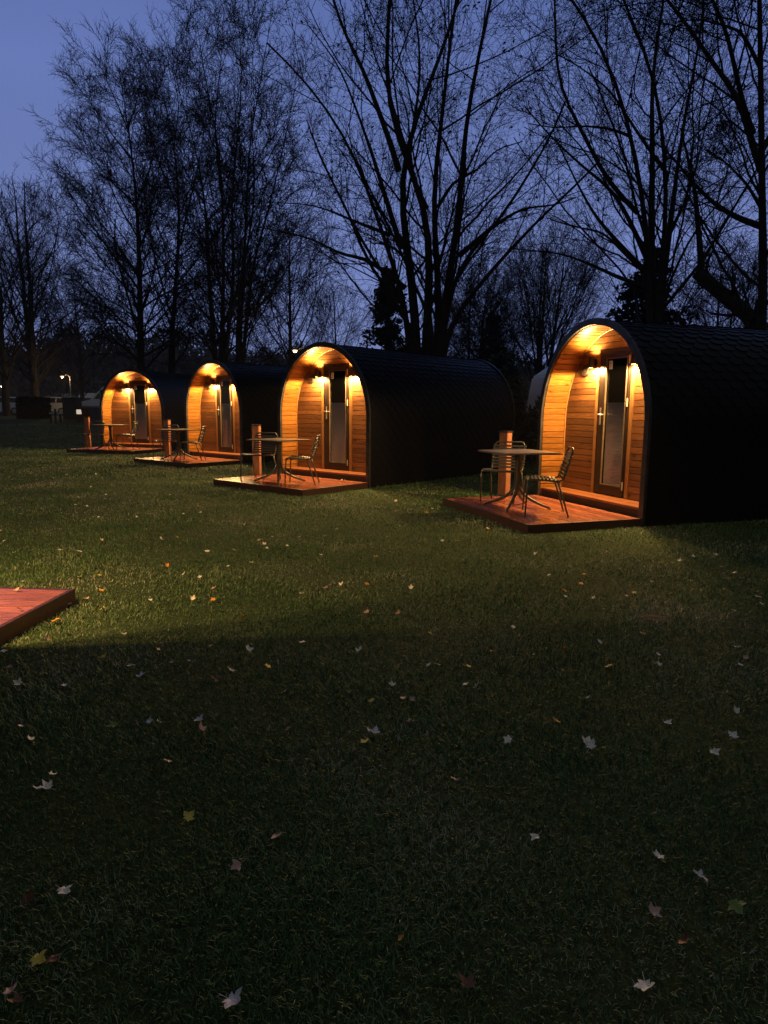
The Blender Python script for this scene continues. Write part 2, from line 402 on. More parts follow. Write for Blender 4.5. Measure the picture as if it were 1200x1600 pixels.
    rs = MB(); rs.box(-1.126, 1.126, .065, .40, 0, .186); rs.build('riser', M_DARKW, s_)
    # door frame trims + door
    tr_ = MB()
    tr_.box(-TR+.002, -DH-.001, REC-.012, REC+.018, .22, DZ1+.0); tr_.box(DH+.001, TR-.002, REC-.012, REC+.018, .22, DZ1)
    tr_.build('door_trim', M_TRIM, root, bevel=.003)
    df = MB(); df.box(-DH, -DH+.03, REC-.004, REC+.05, .22, DZ1-.002); df.box(DH-.03, DH, REC-.004, REC+.05, .22, DZ1-.002); df.box(-DH+.0305, DH-.0305, REC-.004, REC+.05, DZ1-.05, DZ1-.002)
    df.build('door_frame', M_DOORF, root, bevel=.002)
    X = DH-.032; G = .19; gl, gr = -.185, .262; gz0, gz1 = .36, 2.10; yl = REC-.016
    dl = MB()
    dl.box(-X, gl, yl, REC+.035, .235, DZ1-.055); dl.box(gr, X, yl, REC+.035, .235, DZ1-.055)
    dl.box(gl+.0005, gr-.0005, yl, REC+.035, .235, gz0); dl.box(gl+.0005, gr-.0005, yl, REC+.035, gz1, DZ1-.055)
    door = dl.build('door', M_DOORF, root, bevel=.004)
    be = MB(); w_ = .012
    be.box(gl, gl+w_, yl-.006, REC+.0, gz0, gz1); be.box(gr-w_, gr, yl-.006, REC+.0, gz0, gz1)
    be.box(gl+w_+.0003, gr-w_-.0003, yl-.006, REC, gz0, gz0+w_); be.box(gl+w_+.0003, gr-w_-.0003, yl-.006, REC, gz1-w_, gz1)
    be.build('glazing_bead', M_BEAD, door)
    pn = MB(); pn.add([(gl+.004, REC+.008, gz0+.004), (gr-.004, REC+.008, gz0+.004), (gr-.004, REC+.008, gz1-.004), (gl+.004, REC+.008, gz1-.004)], [(0, 1, 2, 3)]); pn.build('glass', M_PANE, door)
    bl = MB(); z = gz0+.01; k = 0
    while z < 1.47:
        bl.add([(gl+.012, REC+.02+(.009 if k % 2 else 0), z), (gr-.012, REC+.02+(.009 if k % 2 else 0), z), (gr-.012, REC+.02+(0 if k % 2 else .009), z+.011), (gl+.012, REC+.02+(0 if k % 2 else .009), z+.011)], [(0, 1, 2, 3)]); z += .011; k += 1
    bl.box(gl+.010, gr-.010, REC+.016, REC+.032, z, z+.018); bl.build('pleated_blind', M_BLIND, door)
    hd = MB(); hx = -X+.045
    hd.box(hx-.014, hx+.014, yl-.010, yl-.0005, 1.19, 1.43); hd.build('handle_plate', M_STEEL, door, bevel=.003)
    hl = MB(); hl.tube([(hx, yl-.008, 1.335), (hx, yl-.05, 1.335), (hx+.02, yl-.058, 1.335), (hx+.13, yl-.055, 1.332)], [.009, .009, .009, .007], 8); 
    hl.build('handle', M_STEEL, door, smooth=True)
    for hz in (2.06, 1.50, .38):
        h = MB(); h.tube([(X+.002, yl-.008, hz-.055), (X+.002, yl-.008, hz+.055)], .009, 8); h.build('hinge', M_HINGE, door)
    for s in (-1, 1):
        lx, lz, ly = s*.457, 2.06, REC-.075
        lb = MB(); r0 = .041; prof = [(lz-.075, r0), (lz+.075, r0), (lz+.075, r0-.004), (lz-.075, r0-.004)]
        n = 20; vs = [(lx+r_*math.cos(2*math.pi*k/n), ly+r_*math.sin(2*math.pi*k/n), z_) for z_, r_ in prof for k in range(n)]
        lb.add(vs, [(j*n+k, j*n+(k+1) % n, ((j+1) % 4)*n+(k+1) % n, ((j+1) % 4)*n+k) for j in range(4) for k in range(n)])
        lb.box(lx-.03, lx+.03, ly+r0-.004, REC-.001, lz-.045, lz+.045)
        lamp = lb.build('wall_lamp', M_LAMP, root)
        for sg in (-1, 1):
            le = MB(); le.tube([(lx, ly, lz+sg*.052), (lx, ly, lz+sg*.060)], r0-.005, 16); le.build('lens', M_LENS, lamp)
            ld = bpy.data.lights.new('lamp_light', 'SPOT'); ld.energy = 330 if sg < 0 else 98; ld.spot_size = R(174 if sg < 0 else 150); ld.spot_blend = .10 if sg < 0 else .7; ld.color = (1, .58, .21); ld.shadow_soft_size = .05
            lo = bpy.data.objects.new('lamp_light', ld); COL.objects.link(lo); lo.parent = lamp; lo.location = (lx, ly-.012, lz+sg*.082)
            if sg > 0: lo.rotation_euler = (math.pi, 0, 0)
    ve = MB(); n = 24; vx, vz = -.66, 1.96
    ve.tube([(vx, REC-.001, vz), (vx, REC-.03, vz), (vx, REC-.034, vz)], [.075, .075, .066], n)
    for k in range(-3, 4): 
        hw_ = math.sqrt(max(0, .062**2-(k*.014)**2)); ve.box(vx-hw_, vx+hw_, REC-.042, REC-.0345, vz+k*.014-.004, vz+k*.014+.003)
    ve.build('vent', M_VENT, root)
    return root, door, (gl, gz1)

def number_card(door, gl, gz1, n):
    c = MB(); c.box(gl+.035, gl+.105, REC+.001, REC+.0055, gz1-.15, gz1-.035); card = c.build('number_card', M_CARD, door)
    d = digit_mesh(n); sx = .038
    d.v = [(gl+.052+x*sx, REC-.0004+y*.03, gz1-.128+z*.075) for x, y, z in d.v]; d.build('numeral', M_INK, card)

def make_deck():
    r_ = empty('wooden_deck'); D = 1.53; n = 11; bw = D/n
    b_ = MB()
    for i in range(n): b_.box(-WO+.03, WO-.03, -D+i*bw+.004, -D+(i+1)*bw-.004, .072, .0985)
    b_.build('deck_boards', M_DECK, r_, bevel=.003)
    f = MB(); f.box(-WO, -WO+.028, -D-.03, -.01, .0, .1); f.box(WO-.028, WO, -D-.03, -.01, 0, .1); f.box(-WO+.0285, WO-.0285, -D-.03, -D+.002, 0, .1)
    f.build('fascia', M_FASC, r_, bevel=.002)
    return r_

def make_table():
    t_ = empty('patio_table')
    tp = MB(); tp.box(-.4, .4, -.4, .4, .728, .750); tp.build('tabletop', M_TTOP, t_, bevel=.005)
    un = MB(); un.box(-.12, .12, -.12, .12, .712, .727)
    un.tube([(0, 0, .26), (0, 0, .45), (0, 0, .62), (0, 0, .712)], [.040, .036, .040, .060], 14); un.build('column', M_TUBE, t_, smooth=False)
    for k in range(4):
        a = R(45+90*k); c, s = math.cos(a), math.sin(a); lg = MB()
        pr = [(.012, .42), (.022, .33), (.045, .25), (.10, .175), (.20, .11), (.33, .055), (.45, .014)]
        lg.tube([(r_*c, r_*s, z_) for r_, z_ in pr], [.016, .021, .023, .023, .022, .019, .014], 8)
        lg.tube([(.45*c, .45*s, 0), (.45*c, .45*s, .012)], .018, 8)
        lg.build('leg', M_TUBE, t_, smooth=True)
    return t_
def make_chair():
    c_ = empty('patio_chair'); r_ = .0125
    side = lambda s: [(s*.235, -.225, .435), (s*.235, -.19, .452), (s*.23, .0, .445), (s*.225, .13, .43), (s*.222, .18, .45), (s*.22, .215, .53), (s*.22, .26, .70), (s*.215, .285, .80)]
    f = MB(); top = [(-.19, .295, .83), (0, .305, .832), (.19, .295, .83)]
    f.tube(side(-1)+top+side(1)[::-1], r_, 8)
    f.tube([(-.235, -.225, .435), (-.19, -.232, .447), (.19, -.232, .447), (.235, -.225, .435)], r_, 8)
    f.tube([(-.224, .14, .425), (.224, .14, .425)], .010, 6); f.build('frame', M_TUBE, c_, smooth=True)
    for s in (-1, 1):
        l1 = MB(); l1.tube([(s*.235, -.223, .437), (s*.238, -.235, .3), (s*.24, -.25, 0)], [r_, r_, .010], 8); l1.build('leg', M_TUBE, c_, smooth=True)
        l2 = MB(); l2.tube([(s*.224, .13, .428), (s*.236, .20, .22), (s*.245, .27, 0)], [r_, r_, .010], 8); l2.build('leg', M_TUBE, c_, smooth=True)
    def strap(mb, y, z, ny, nz, w_, sag, wav):
        n = 10; tt = .007
        vs = []
        for i in range(n+1):
            u = i/n; x_ = -.24+.48*u; dz = -sag*math.sin(math.pi*u)
            bulge = .008 if (u < .08 or u > .92) else 0
            for a, b in ((-w_/2, -tt), (w_/2, -tt), (w_/2, tt), (-w_/2, tt)):
                yy = y + a*ny + (b+dz+bulge*(1 if b > 0 else -1))*(-nz); z_ = z + a*nz + (b+dz+bulge*(1 if b > 0 else -1))*ny
                vs.append((x_, yy, z_))
        fs = []
        for i in range(n):
            for j in range(4): fs.append((i*4+j, i*4+(j+1) % 4, (i+1)*4+(j+1) % 4, (i+1)*4+j))
        fs += [(3, 2, 1, 0), (n*4, n*4+1, n*4+2, n*4+3)]
        mb.add(vs, fs)
    se = MB()
    for k in range(8): strap(se, -.20+k*.046, .455-.018*(k/7)**2, 1, -.05, .030, .012, 0)
    se.build('seat', M_STRAP, c_)
    ba = MB()
    for k in range(8):
        u = k/7; z_ = .475+.30*u; y_ = .195+.085*u; strap(ba, y_, z_, .25, .97, .026, -.010, 0)
    ba.build('backrest', M_STRAP, c_)
    return c_
def make_post():
    p = empty('timber_light_post')
    a = MB(); a.box(-.07, .07, -.07, .07, .10, .9); b1 = a.build('post', M_POST, p, bevel=.006)
    h = MB(); h.box(-.07, .07, .02, .07, .901, 1.05); h.box(-.07, -.045, -.07, .0195, .901, 1.05); h.box(.045, .07, -.07, .0195, .901, 1.05); h.build('lamp_housing', M_POST, p, bevel=.004)
    c = MB(); c.box(-.082, .082, -.082, .082, 1.051, 1.075); c.build('cap', M_LAMP, p, bevel=.004)
    f = MB(); f.box(-.06, .06, -.06, .06, 0, .099); f.build('foot', M_LAMP, p)
    return p

podspec = [  # x, y, heading, label bits
    ((2.73, 9.157), 198.66, 'nearest camping pod, largest, running off the right side of the photo', 1),
    ((-1.19, 12.60), 229.14, 'second nearest camping pod, in the middle, with its whole black flank visible', 2),
    ((-4.47, 17.53), 229.63, 'camping pod third from the camera, its porch between the middle pod and the farthest', 3),
    ((-8.13, 21.74), 252.05, 'farthest camping pod, smallest, at the left end of the row by the car park', 4),
    ((-3.464, 3.745), 87.0, 'camping pod out of view at the left whose empty deck corner shows', 5)]
deckl = ['red brown wooden deck of the nearest pod, largest on the right', 'wooden deck with leaves in front of the middle pod', 'wooden deck in front of the third pod along', 'wooden deck at the farthest pod, far left', 'bare pinkish wooden deck cut off by the left edge of the photo']
pod0, door0, gg = make_pod(); deck0 = make_deck(); table0 = make_table(); chair0 = make_chair(); post0 = make_post()
PODS = []
def find(o, nm):
    return [c for c in o.children if c.name.split('.')[0] == nm][0]
used = {'c': False}
for i, ((x, y), a, lab, num) in enumerate(podspec):
    rz = R(a+90)
    p = pod0 if i == 0 else copy_tree(pod0)
    p.location = (x, y, 0); p.rotation_euler = (0, 0, rz); tag(p, lab, 'camping pod', 'arched camping pods with black shingle roofs')
    d = deck0 if i == 0 else copy_tree(deck0)
    d.location = (x, y, 0) if i < 4 else (-3.494, 3.175, 0); d.rotation_euler = (0, 0, rz); tag(d, deckl[i], 'deck', 'wooden decks in front of the pods')
    PODS.append((p, x, y, rz, num))
for p, x, y, rz, num in PODS: number_card(find(p, 'door'), gg[0], gg[1], num)
def loc(i, s, d, z=0):    # s along the front to the right, d out in front of pod i
    _, x, y, rz, _ = PODS[i]; c, sn = math.cos(rz), math.sin(rz)
    return (x+c*s+sn*d, y+sn*s-c*d, z)
tl = ['square patio table on the nearest deck', 'square patio table on the deck of the middle pod', 'square patio table on the deck of the third pod', 'square patio table on the farthest deck']
cl1 = ['strapped chair behind the table on the nearest deck, by the timber post', 'strapped chair behind the table on the middle deck, by the timber post', 'strapped chair left of the table on the third deck, by the timber post', 'strapped chair left of the table on the farthest deck']
cl2 = ['strapped chair seen side on, right of the table on the nearest deck', 'strapped chair seen side on, right of the table on the middle deck', 'strapped chair right of the table on the third deck', 'strapped chair right of the table on the farthest deck, in front of the boards']
pl = ['timber post with dark cap behind the chair of the nearest deck', 'timber post by the deck of the middle pod', 'timber post between the farthest pod and the third one', 'leftmost timber post, beside the farthest deck']
T1 = [(-.10, .97, 0), (-.05, .98, 2), (-.1, .95, -3), (-.02, .98, 4)]
for i in range(4):
    s, d, da = T1[i]
    t_ = table0 if i == 0 else copy_tree(table0); t_.location = loc(i, s, d, .0985); t_.rotation_euler = (0, 0, PODS[i][3]+R(da)); tag(t_, tl[i], 'table', 'square patio tables on the decks')
# chairs: world position from where their feet stand, world facing angle (degrees)
CH = [[(-.66, .88, 0, 243), (.52, .93, 1, 172)], [(-.68, .92, 0, 250), (.50, .94, 1, 178)], [(-.66, .95, 0, 262), (.50, .95, 1, 184)], [(-.68, .95, 0, 268), (.55, .92, 1, 180)]]
for i in range(4):
    for s, d, k, a in CH[i]:
        c = chair0 if (i == 0 and k == 0) else copy_tree(chair0)
        c.location = loc(i, s, d, .0985)
        # local -Y is the facing direction
        rz = R(a+90)
        c.rotation_euler = (0, 0, rz); tag(c, (cl1 if k == 0 else cl2)[i], 'chair', 'strapped metal patio chairs')
for i in range(4):
    p = post0 if i == 0 else copy_tree(post0); p.location = loc(i, -1.31, (.5, .47, .5, .5)[i]); p.rotation_euler = (0, 0, R(podspec[i][1]+(30, 34, 30, 26)[i])); tag(p, pl[i], 'post', 'timber light posts beside the decks')

# ------------------------------------------------------------------ trees
def norm(v): return v/np.maximum(np.linalg.norm(v, axis=-1, keepdims=True), 1e-9)
def tubes(P, Rd, ns):
    """P (N,K,3), Rd (N,K) -> vertices and quads"""
    n, K, _ = P.shape
    T = np.empty_like(P); T[:, 1:-1] = P[:, 2:]-P[:, :-2]; T[:, 0] = P[:, 1]-P[:, 0]; T[:, -1] = P[:, -1]-P[:, -2]; T = norm(T)
    main = norm(P[:, -1]-P[:, 0]); ref = np.where(np.abs(main[:, 2:3]) > .9, np.array([[1., 0, 0]]), np.array([[0, 0, 1.]]))
    A = norm(np.cross(T, ref[:, None, :])); B = np.cross(T, A)
    an = np.arange(ns)*2*np.pi/ns
    V = P[:, :, None, :]+Rd[:, :, None, None]*(A[:, :, None, :]*np.cos(an)[None, None, :, None]+B[:, :, None, :]*np.sin(an)[None, None, :, None])
    idx = np.arange(n*K*ns).reshape(n, K, ns); nxt = np.roll(idx, -1, axis=2)
    Q = np.stack([idx[:, :-1], nxt[:, :-1], nxt[:, 1:], idx[:, 1:]], axis=-1).reshape(-1, 4)
    return V.reshape(-1, 3), Q
def sample(P, Rd, u):
    n, K, _ = P.shape; f = u*(K-1); i = np.clip(f.astype(int), 0, K-2); t = f-i; r = np.arange(n)[:, None]
    a, b = P[r, i], P[r, i+1]
    return a+(b-a)*t[..., None], norm(b-a), Rd[r, i]*(1-t)+Rd[r, i+1]*t
def grow(P, Rd, nc, u0, u1, ang, lr, K, rr, up, wander, rng, lfun=None, droop=0, rmin=.0, lmin=0.05):
    n = P.shape[0]
    u = u0+(u1-u0)*(np.arange(nc)[None, :]+rng.uniform(.1, .9, (n, nc)))/nc
    p, t, r = sample(P, Rd, u)
    L0 = np.linalg.norm(np.diff(P, axis=1), axis=2).sum(1)
    phi = rng.uniform(0, 2*np.pi, (n, 1))+np.arange(nc)[None, :]*2.4+rng.normal(0, .4, (n, nc))
    ref = np.where(np.abs(t[..., 2:3]) > .95, np.array([1., 0, 0]), np.array([0, 0, 1.]))
    A = norm(np.cross(t, ref)); B = np.cross(t, A)
    perp = A*np.cos(phi)[..., None]+B*np.sin(phi)[..., None]
    a = ang+rng.normal(0, .16, (n, nc))
    d = t*np.cos(a)[..., None]+perp*np.sin(a)[..., None]
    L = L0[:, None]*lr*(lfun(u) if lfun else (1-.55*u))*rng.uniform(.65, 1.25, (n, nc))
    L = np.maximum(L, lmin)
    m_ = n*nc; p = p.reshape(m_, 3); d = d.reshape(m_, 3); L = L.reshape(m_); r = np.maximum(r.reshape(m_)*rr*rng.uniform(.75, 1.1, m_), rmin)
    keep = rng.random(m_) < np.repeat(np.clip(L0/np.percentile(L0, 78), .12, 1), nc)
    p, d, L, r = p[keep], d[keep], L[keep], r[keep]; m_ = len(p)
    Q = np.empty((m_, K, 3)); Q[:, 0] = p; st = (L/(K-1))[:, None]
    for k in range(1, K):
        d = norm(d+rng.normal(0, wander, (m_, 3))+np.array([0, 0, up-droop*k/K])); Q[:, k] = Q[:, k-1]+d*st
    tp = np.linspace(1, .38, K)[None, :]
    return Q, np.maximum(r[:, None]*tp, rmin*.6)
def tree_mesh(root, levels_thick, levels_thin, ns_thin=3, leafn=0, rng=None, leafmat=None, leafsize=.05):
    V = []; Q = []; o = 0
    for (P, Rd), ns in levels_thick:
        v, q = tubes(P, Rd, ns); V.append(v); Q.append(q+o); o += len(v)
    np_mesh('trunk', np.concatenate(V), np.concatenate(Q), M_BARK, root, True)
    V = []; Q = []; o = 0
    for P, Rd in levels_thin:
        v, q = tubes(P, Rd, ns_thin); V.append(v); Q.append(q+o); o += len(v)
    np_mesh('crown', np.concatenate(V), np.concatenate(Q), M_TWIG, root)
    if leafn:
        P, Rd = levels_thin[-1]; i = rng.integers(0, len(P), leafn); c = P[i, -1]+rng.normal(0, .03, (leafn, 3))
        leaf_cards(c, leafsize, rng, 'remaining_leaves', M_DEADLEAF, root)
def leaf_cards(c, size, rng, name, mat, root, flat=0, jit=.5):
    n = len(c); a = norm(rng.normal(0, 1, (n, 3))*np.array([1, 1, 1-flat])); b = norm(np.cross(a, rng.normal(0, 1, (n, 3))))
    s = size*rng.uniform(1-jit, 1+jit, (n, 1))
    nrm = np.cross(a, b)
    V = np.stack([c-a*s, c+b*s*.45+nrm*s*.15, c+a*s, c-b*s*.45+nrm*s*.15], axis=1).reshape(-1, 3)
    return np_mesh(name, V, np.arange(n*4).reshape(-1, 4), mat, root)

def limb_world(pxs, Y, dep, kx, ky, ox, oy, rng):
    """a limb traced in the picture put at its own distance, leaning dep metres away along its length"""
    n = len(pxs); out = []
    for i, (x, y) in enumerate(pxs):
        u = i/(n-1); out.append(at(ox+x*kx, oy+y*ky, Y+dep*u))
    return np.array([tuple(p) for p in out])
def resamp(P, K):
    s = np.concatenate([[0], np.cumsum(np.linalg.norm(np.diff(P, axis=0), axis=1))]); t = np.linspace(0, s[-1], K)
    # smooth with Catmull-like averaging
    Q = np.stack([np.interp(t, s, P[:, j]) for j in range(3)], axis=1)
    for _ in range(2): Q[1:-1] = .25*Q[:-2]+.5*Q[1:-1]+.25*Q[2:]
    return Q
def traced_tree(name, label, limbs, Y, k, ox, oy, seed, extend=1.0, rbase=.16, leafn=0, n1=13, n2=9, n3=7, n4=5, base=None, lr1=.40, extra=0, efac=1):
    rng = np.random.default_rng(seed)
    b = base if base is not None else at(ox+limbs[0][0][0][0]*k, oy+limbs[0][0][0][1]*k, Y)
    root = empty(name, (b[0], b[1], terrain(b[1]))); tag(root, label, 'tree')
    org = np.array(root.location)
    LP = []; LR = []; K = 18
    for pts, wd in limbs:
        dep = rng.uniform(-3.5, 3.5)
        P = limb_world(pts, Y, dep, k, k, ox, oy, rng)
        # carry the limb on past the picture's edge
        d = P[-1]-P[-2]; d = d/np.linalg.norm(d)
        if pts[-1][1] <= 60 and extend: P = np.vstack([P, P[-1]+d*1.6*extend, P[-1]+d*3.2*extend+np.array([0, 0, .3])])
        if pts[0][1] > 1100*.4167/k*.99 or wd > .9:
            P = np.vstack([[b[0]+(P[0][0]-b[0])*.4, b[1], terrain(b[1])-.1], P])
        P = resamp(P, K); r0 = rbase*(wd if wd >= .8 or not extra else wd*.55)
        LP.append(P-org); LR.append(r0*((.04 if extra else .12)+.88*np.linspace(1, 0, K)**1.6)+.008)
    L0 = (np.array(LP), np.array(LR))
    L1 = grow(*L0, n1, .2, .98, .68, lr1, 9, .42, .035, .10, rng, rmin=.011)
    if extra:
        st = [i for i, (p_, w_) in enumerate(limbs) if w_ >= .8]
        S0 = (L0[0][st], L0[1][st]); Ls = np.linalg.norm(np.diff(S0[0], axis=1), axis=2).sum(1).mean()
        fe = lambda u: np.interp(u, [.1, .25, .45, .7, .88, 1], [.75, 1, 1, .7, .3, .1])
        X = grow(*S0, extra, .14, .99, .95, efac/Ls, 9, .36, .045, .08, rng, fe, rmin=.014)
        L1 = grow(*L0, n1, .2, .98, .62, lr1, 9, .5, .05, .08, rng, rmin=.013, lmin=1.6)
        L1 = (np.concatenate([L1[0], X[0]]), np.concatenate([L1[1], X[1]]))
        L2 = grow(*L1, n2, .15, .98, .6, .5, 7, .55, .03, .11, rng, rmin=.013, lmin=1.0)
        L3 = grow(*L2, n3, .15, 1, .62, .55, 5, .65, .02, .14, rng, rmin=.0105, lmin=.55)
        L4 = grow(*L3, n4, .2, 1, .65, .6, 3, .75, .01, .17, rng, rmin=.009, lmin=.35)
        tree_mesh(root, [(L0, 10), (L1, 6)], [L2, L3, L4], 3, leafn, rng)
        return root
    L2 = grow(*L1, n2, .2, .98, .62, .58, 7, .52, .02, .14, rng, rmin=.008, lmin=.5)
    L3 = grow(*L2, n3, .2, 1, .65, .58, 5, .6, .01, .17, rng, rmin=.006, lmin=.35)
    L4 = grow(*L3, n4, .25, 1, .7, .6, 4, .75, .0, .18, rng, rmin=.0052, lmin=.25)
    tree_mesh(root, [(L0, 10), (L1, 6)], [L2, L3, L4], 3, leafn, rng)
    return root

CL = [([(662, 1420), (655, 1300), (650, 1210), (646, 1120)], 3.0),
      ([(600, 1200), (580, 1000), (545, 800), (535, 650), (555, 590), (590, 470), (640, 330), (700, 200), (760, 0)], 1.1),
      ([(535, 640), (500, 520), (460, 420), (400, 250), (330, 130), (290, 0)], .5),
      ([(565, 1150), (500, 950), (440, 770), (380, 610), (330, 500), (200, 320), (130, 240), (40, 160)], .8),
      ([(640, 1200), (655, 1000), (650, 800), (590, 640), (540, 560), (490, 450), (480, 300), (490, 100), (500, 0)], 1.1),
      ([(690, 1200), (680, 950), (655, 800), (680, 560), (700, 450), (720, 200), (750, 0)], .9),
      ([(700, 1180), (740, 950), (770, 750), (770, 560), (800, 380), (840, 180), (880, 0)], 1.0),
      ([(710, 1190), (760, 980), (880, 870), (960, 760), (1040, 620), (1120, 500), (1160, 380)], .8),
      ([(715, 1230), (850, 1050), (960, 930), (1080, 800), (1200, 700), (1290, 600)], .85),
      ([(575, 1160), (520, 1080), (440, 980), (380, 870), (300, 710), (220, 540), (190, 450)], .6),
      ([(560, 1080), (410, 965), (330, 960), (200, 890), (100, 870), (0, 850)], .45),
      ([(760, 960), (900, 840), (1000, 780), (1120, 770), (1200, 740)], .45),
      ([(680, 780), (740, 680), (830, 640), (900, 560), (1000, 530)], .3),
      ([(500, 880), (370, 830), (280, 790), (190, 765), (60, 760)], .3),
      ([(545, 930), (470, 690), (440, 590), (380, 420), (310, 240), (200, 100)], .5),
      ([(640, 780), (560, 620), (600, 430), (620, 240), (600, 60), (590, 0)], .35)]
traced_tree('bare_tree', 'large bare tree with many stems fanning out behind the middle pod', CL, 22, .4167, 400, 0, 5, rbase=.185, leafn=2600, base=at(662, 560, 22))
DL = [([(650, 1500), (640, 1250), (630, 1000), (600, 850), (560, 650), (530, 480), (430, 230), (330, 50), (290, 0)], 1.0),
      ([(665, 1500), (650, 1200), (655, 900), (665, 600), (640, 430), (680, 200), (710, 0)], 1.3),
      ([(690, 1500), (690, 1250), (740, 1000), (730, 850), (700, 700), (710, 500), (660, 300), (560, 100), (520, 0)], .9),
      ([(690, 1480), (730, 1100), (770, 850), (810, 500), (870, 300), (900, 0)], .9),
      ([(700, 1400), (800, 1190), (850, 1080), (950, 980), (1100, 800), (1180, 700)], .6),
      ([(640, 1290), (480, 1120), (380, 1000), (300, 850), (200, 640)], .65),
      ([(635, 1220), (560, 1050), (480, 900), (330, 780), (180, 640), (60, 500)], .6),
      ([(620, 1340), (520, 1310), (370, 1240), (240, 1190), (100, 1175), (0, 1165)], .5),
      ([(600, 1260), (430, 1090), (280, 1060), (180, 1030)], .35),
      ([(590, 1000), (450, 860), (300, 560), (210, 400), (200, 0)], .5),
      ([(560, 640), (450, 600), (330, 590), (200, 600), (80, 580)], .3),
      ([(730, 820), (600, 640), (460, 420), (300, 300), (200, 250)], .4)]
traced_tree('bare_tree', 'bare tree with tight upright stems rising behind the nearest pod', DL, 20, .3333, 800, 0, 8, rbase=.125, leafn=800, base=at(1024, 520, 20), n1=15)
EL = [([(1175, 1500), (1180, 1200), (1170, 900), (1170, 600), (1165, 300), (1160, 0)], 1.5),
      ([(1165, 1060), (1050, 1020), (940, 950), (860, 870), (780, 770), (690, 670), (600, 640)], .7),
      ([(1168, 800), (1090, 560), (1060, 430), (950, 320), (870, 180), (760, 40)], .75),
      ([(1130, 620), (1100, 550), (1050, 350), (1010, 150), (940, 0)], .6),
      ([(1165, 320), (1080, 150), (1000, 120), (880, 90), (780, 100)], .4),
      ([(1175, 700), (1290, 500), (1400, 250), (1450, 50)], .6),
      ([(1170, 980), (1100, 860), (1000, 760), (900, 700)], .35)]
traced_tree('bare_tree', 'dark tree with one thick straight trunk at the right edge of the photo', EL, 17, .3333, 800, 0, 11, rbase=.105, base=at(1195, 520, 17), n1=16)
# broken leaning trunk in front of it
lean = empty('leaning_tree', tuple(at(1190, 505, 18.5).xy)+(0,)); tag(lean, 'thick leaning broken trunk with one upright shoot, near the right edge', 'tree')
rng = np.random.default_rng(4)
o3 = np.array(lean.location)
A_ = resamp(np.array([(at(1215, 560, 18.5).x, 18.5, -.05)]+[tuple(at(800+x/3, y/3, 18.5)) for x, y in ((1160, 1500), (1050, 1430), (960, 1360), (900, 1310), (868, 1275))]), 14)-o3
B_ = resamp(np.array([tuple(at(800+x/3, y/3, 18.5)) for x, y in ((885, 1300), (885, 1180), (870, 1050), (860, 900), (830, 760), (790, 600))]), 14)-o3
l0 = (np.array([A_, B_]), np.array([np.linspace(.26, .17, 14), np.linspace(.09, .02, 14)]))
l1 = grow(*l0, 12, .3, .98, .9, .3, 8, .35, .05, .12, rng, rmin=.01); l2 = grow(*l1, 7, .1, 1, .7, .5, 5, .5, .04, .15, rng, rmin=.007); l3 = grow(*l2, 5, .1, 1, .7, .5, 4, .6, .02, .2, rng, rmin=.005)
tree_mesh(lean, [(l0, 10), (l1, 5)], [l2, l3])

def leader_tree(name, label, x, y, H, Rc, seed, lean=(0, 0), stems=1, spread=.0, cb=.22, n=(46, 10, 7, 5), ang=.85, up=.07, r0=.2, rs=1.0, group=None, vase=False, leafn=0):
    rng = np.random.default_rng(seed); root = empty(name, (x, y, terrain(y))); tag(root, label, 'tree', group)
    K = 16; LP = []; LR = []
    for s in range(stems):
        a = rng.uniform(0, 6.28)+s*2.4; sp = spread*(s > 0 or stems > 2)
        u = np.linspace(0, 1, K); h = H*(1-(.12*rng.random() if s else 0))
        P = np.stack([lean[0]*u+math.cos(a)*sp*u**.8+rng.normal(0, .012*H, K).cumsum()*.18, lean[1]*u+math.sin(a)*sp*u**.8+rng.normal(0, .012*H, K).cumsum()*.18, h*u-.1], axis=1)
        P[:, :2] -= P[0, :2]; P[:, 0] += rng.uniform(-.25, .25)*(stems > 1)
        LP.append(P); LR.append(r0*(1-.93*u**.9)+.008)
    L0 = (np.array(LP), np.array(LR))
    f = (lambda u: np.interp(u, [0, .15, .4, .6, .8, .92, 1], [.6, .8, 1, .85, .55, .3, .12])) if not vase else (lambda u: np.clip(1.25-u, .2, 1.1))
    L1 = grow(*L0, n[0], cb, .99, ang, Rc/H, 10, .36, up, .07, rng, f, rmin=.015*rs)
    L2 = grow(*L1, n[1], .2, .98, .6, .52, 7, .5, up*.5, .11, rng, rmin=.011*rs, lmin=.6)
    L3 = grow(*L2, n[2], .2, 1, .62, .55, 5, .6, .02, .14, rng, rmin=.008*rs, lmin=.4)
    L4 = grow(*L3, n[3], .25, 1, .65, .6, 3, .7, .01, .17, rng, rmin=.006*rs, lmin=.3)
    tree_mesh(root, [(L0, 9), (L1, 5)], [L2, L3, L4], 3, leafn, rng)
    return root
def pxpos(px, Y, py=640): q = at(px, py, Y); return q.x, q.y
GL = 'bare trees on the far side of the lawn'
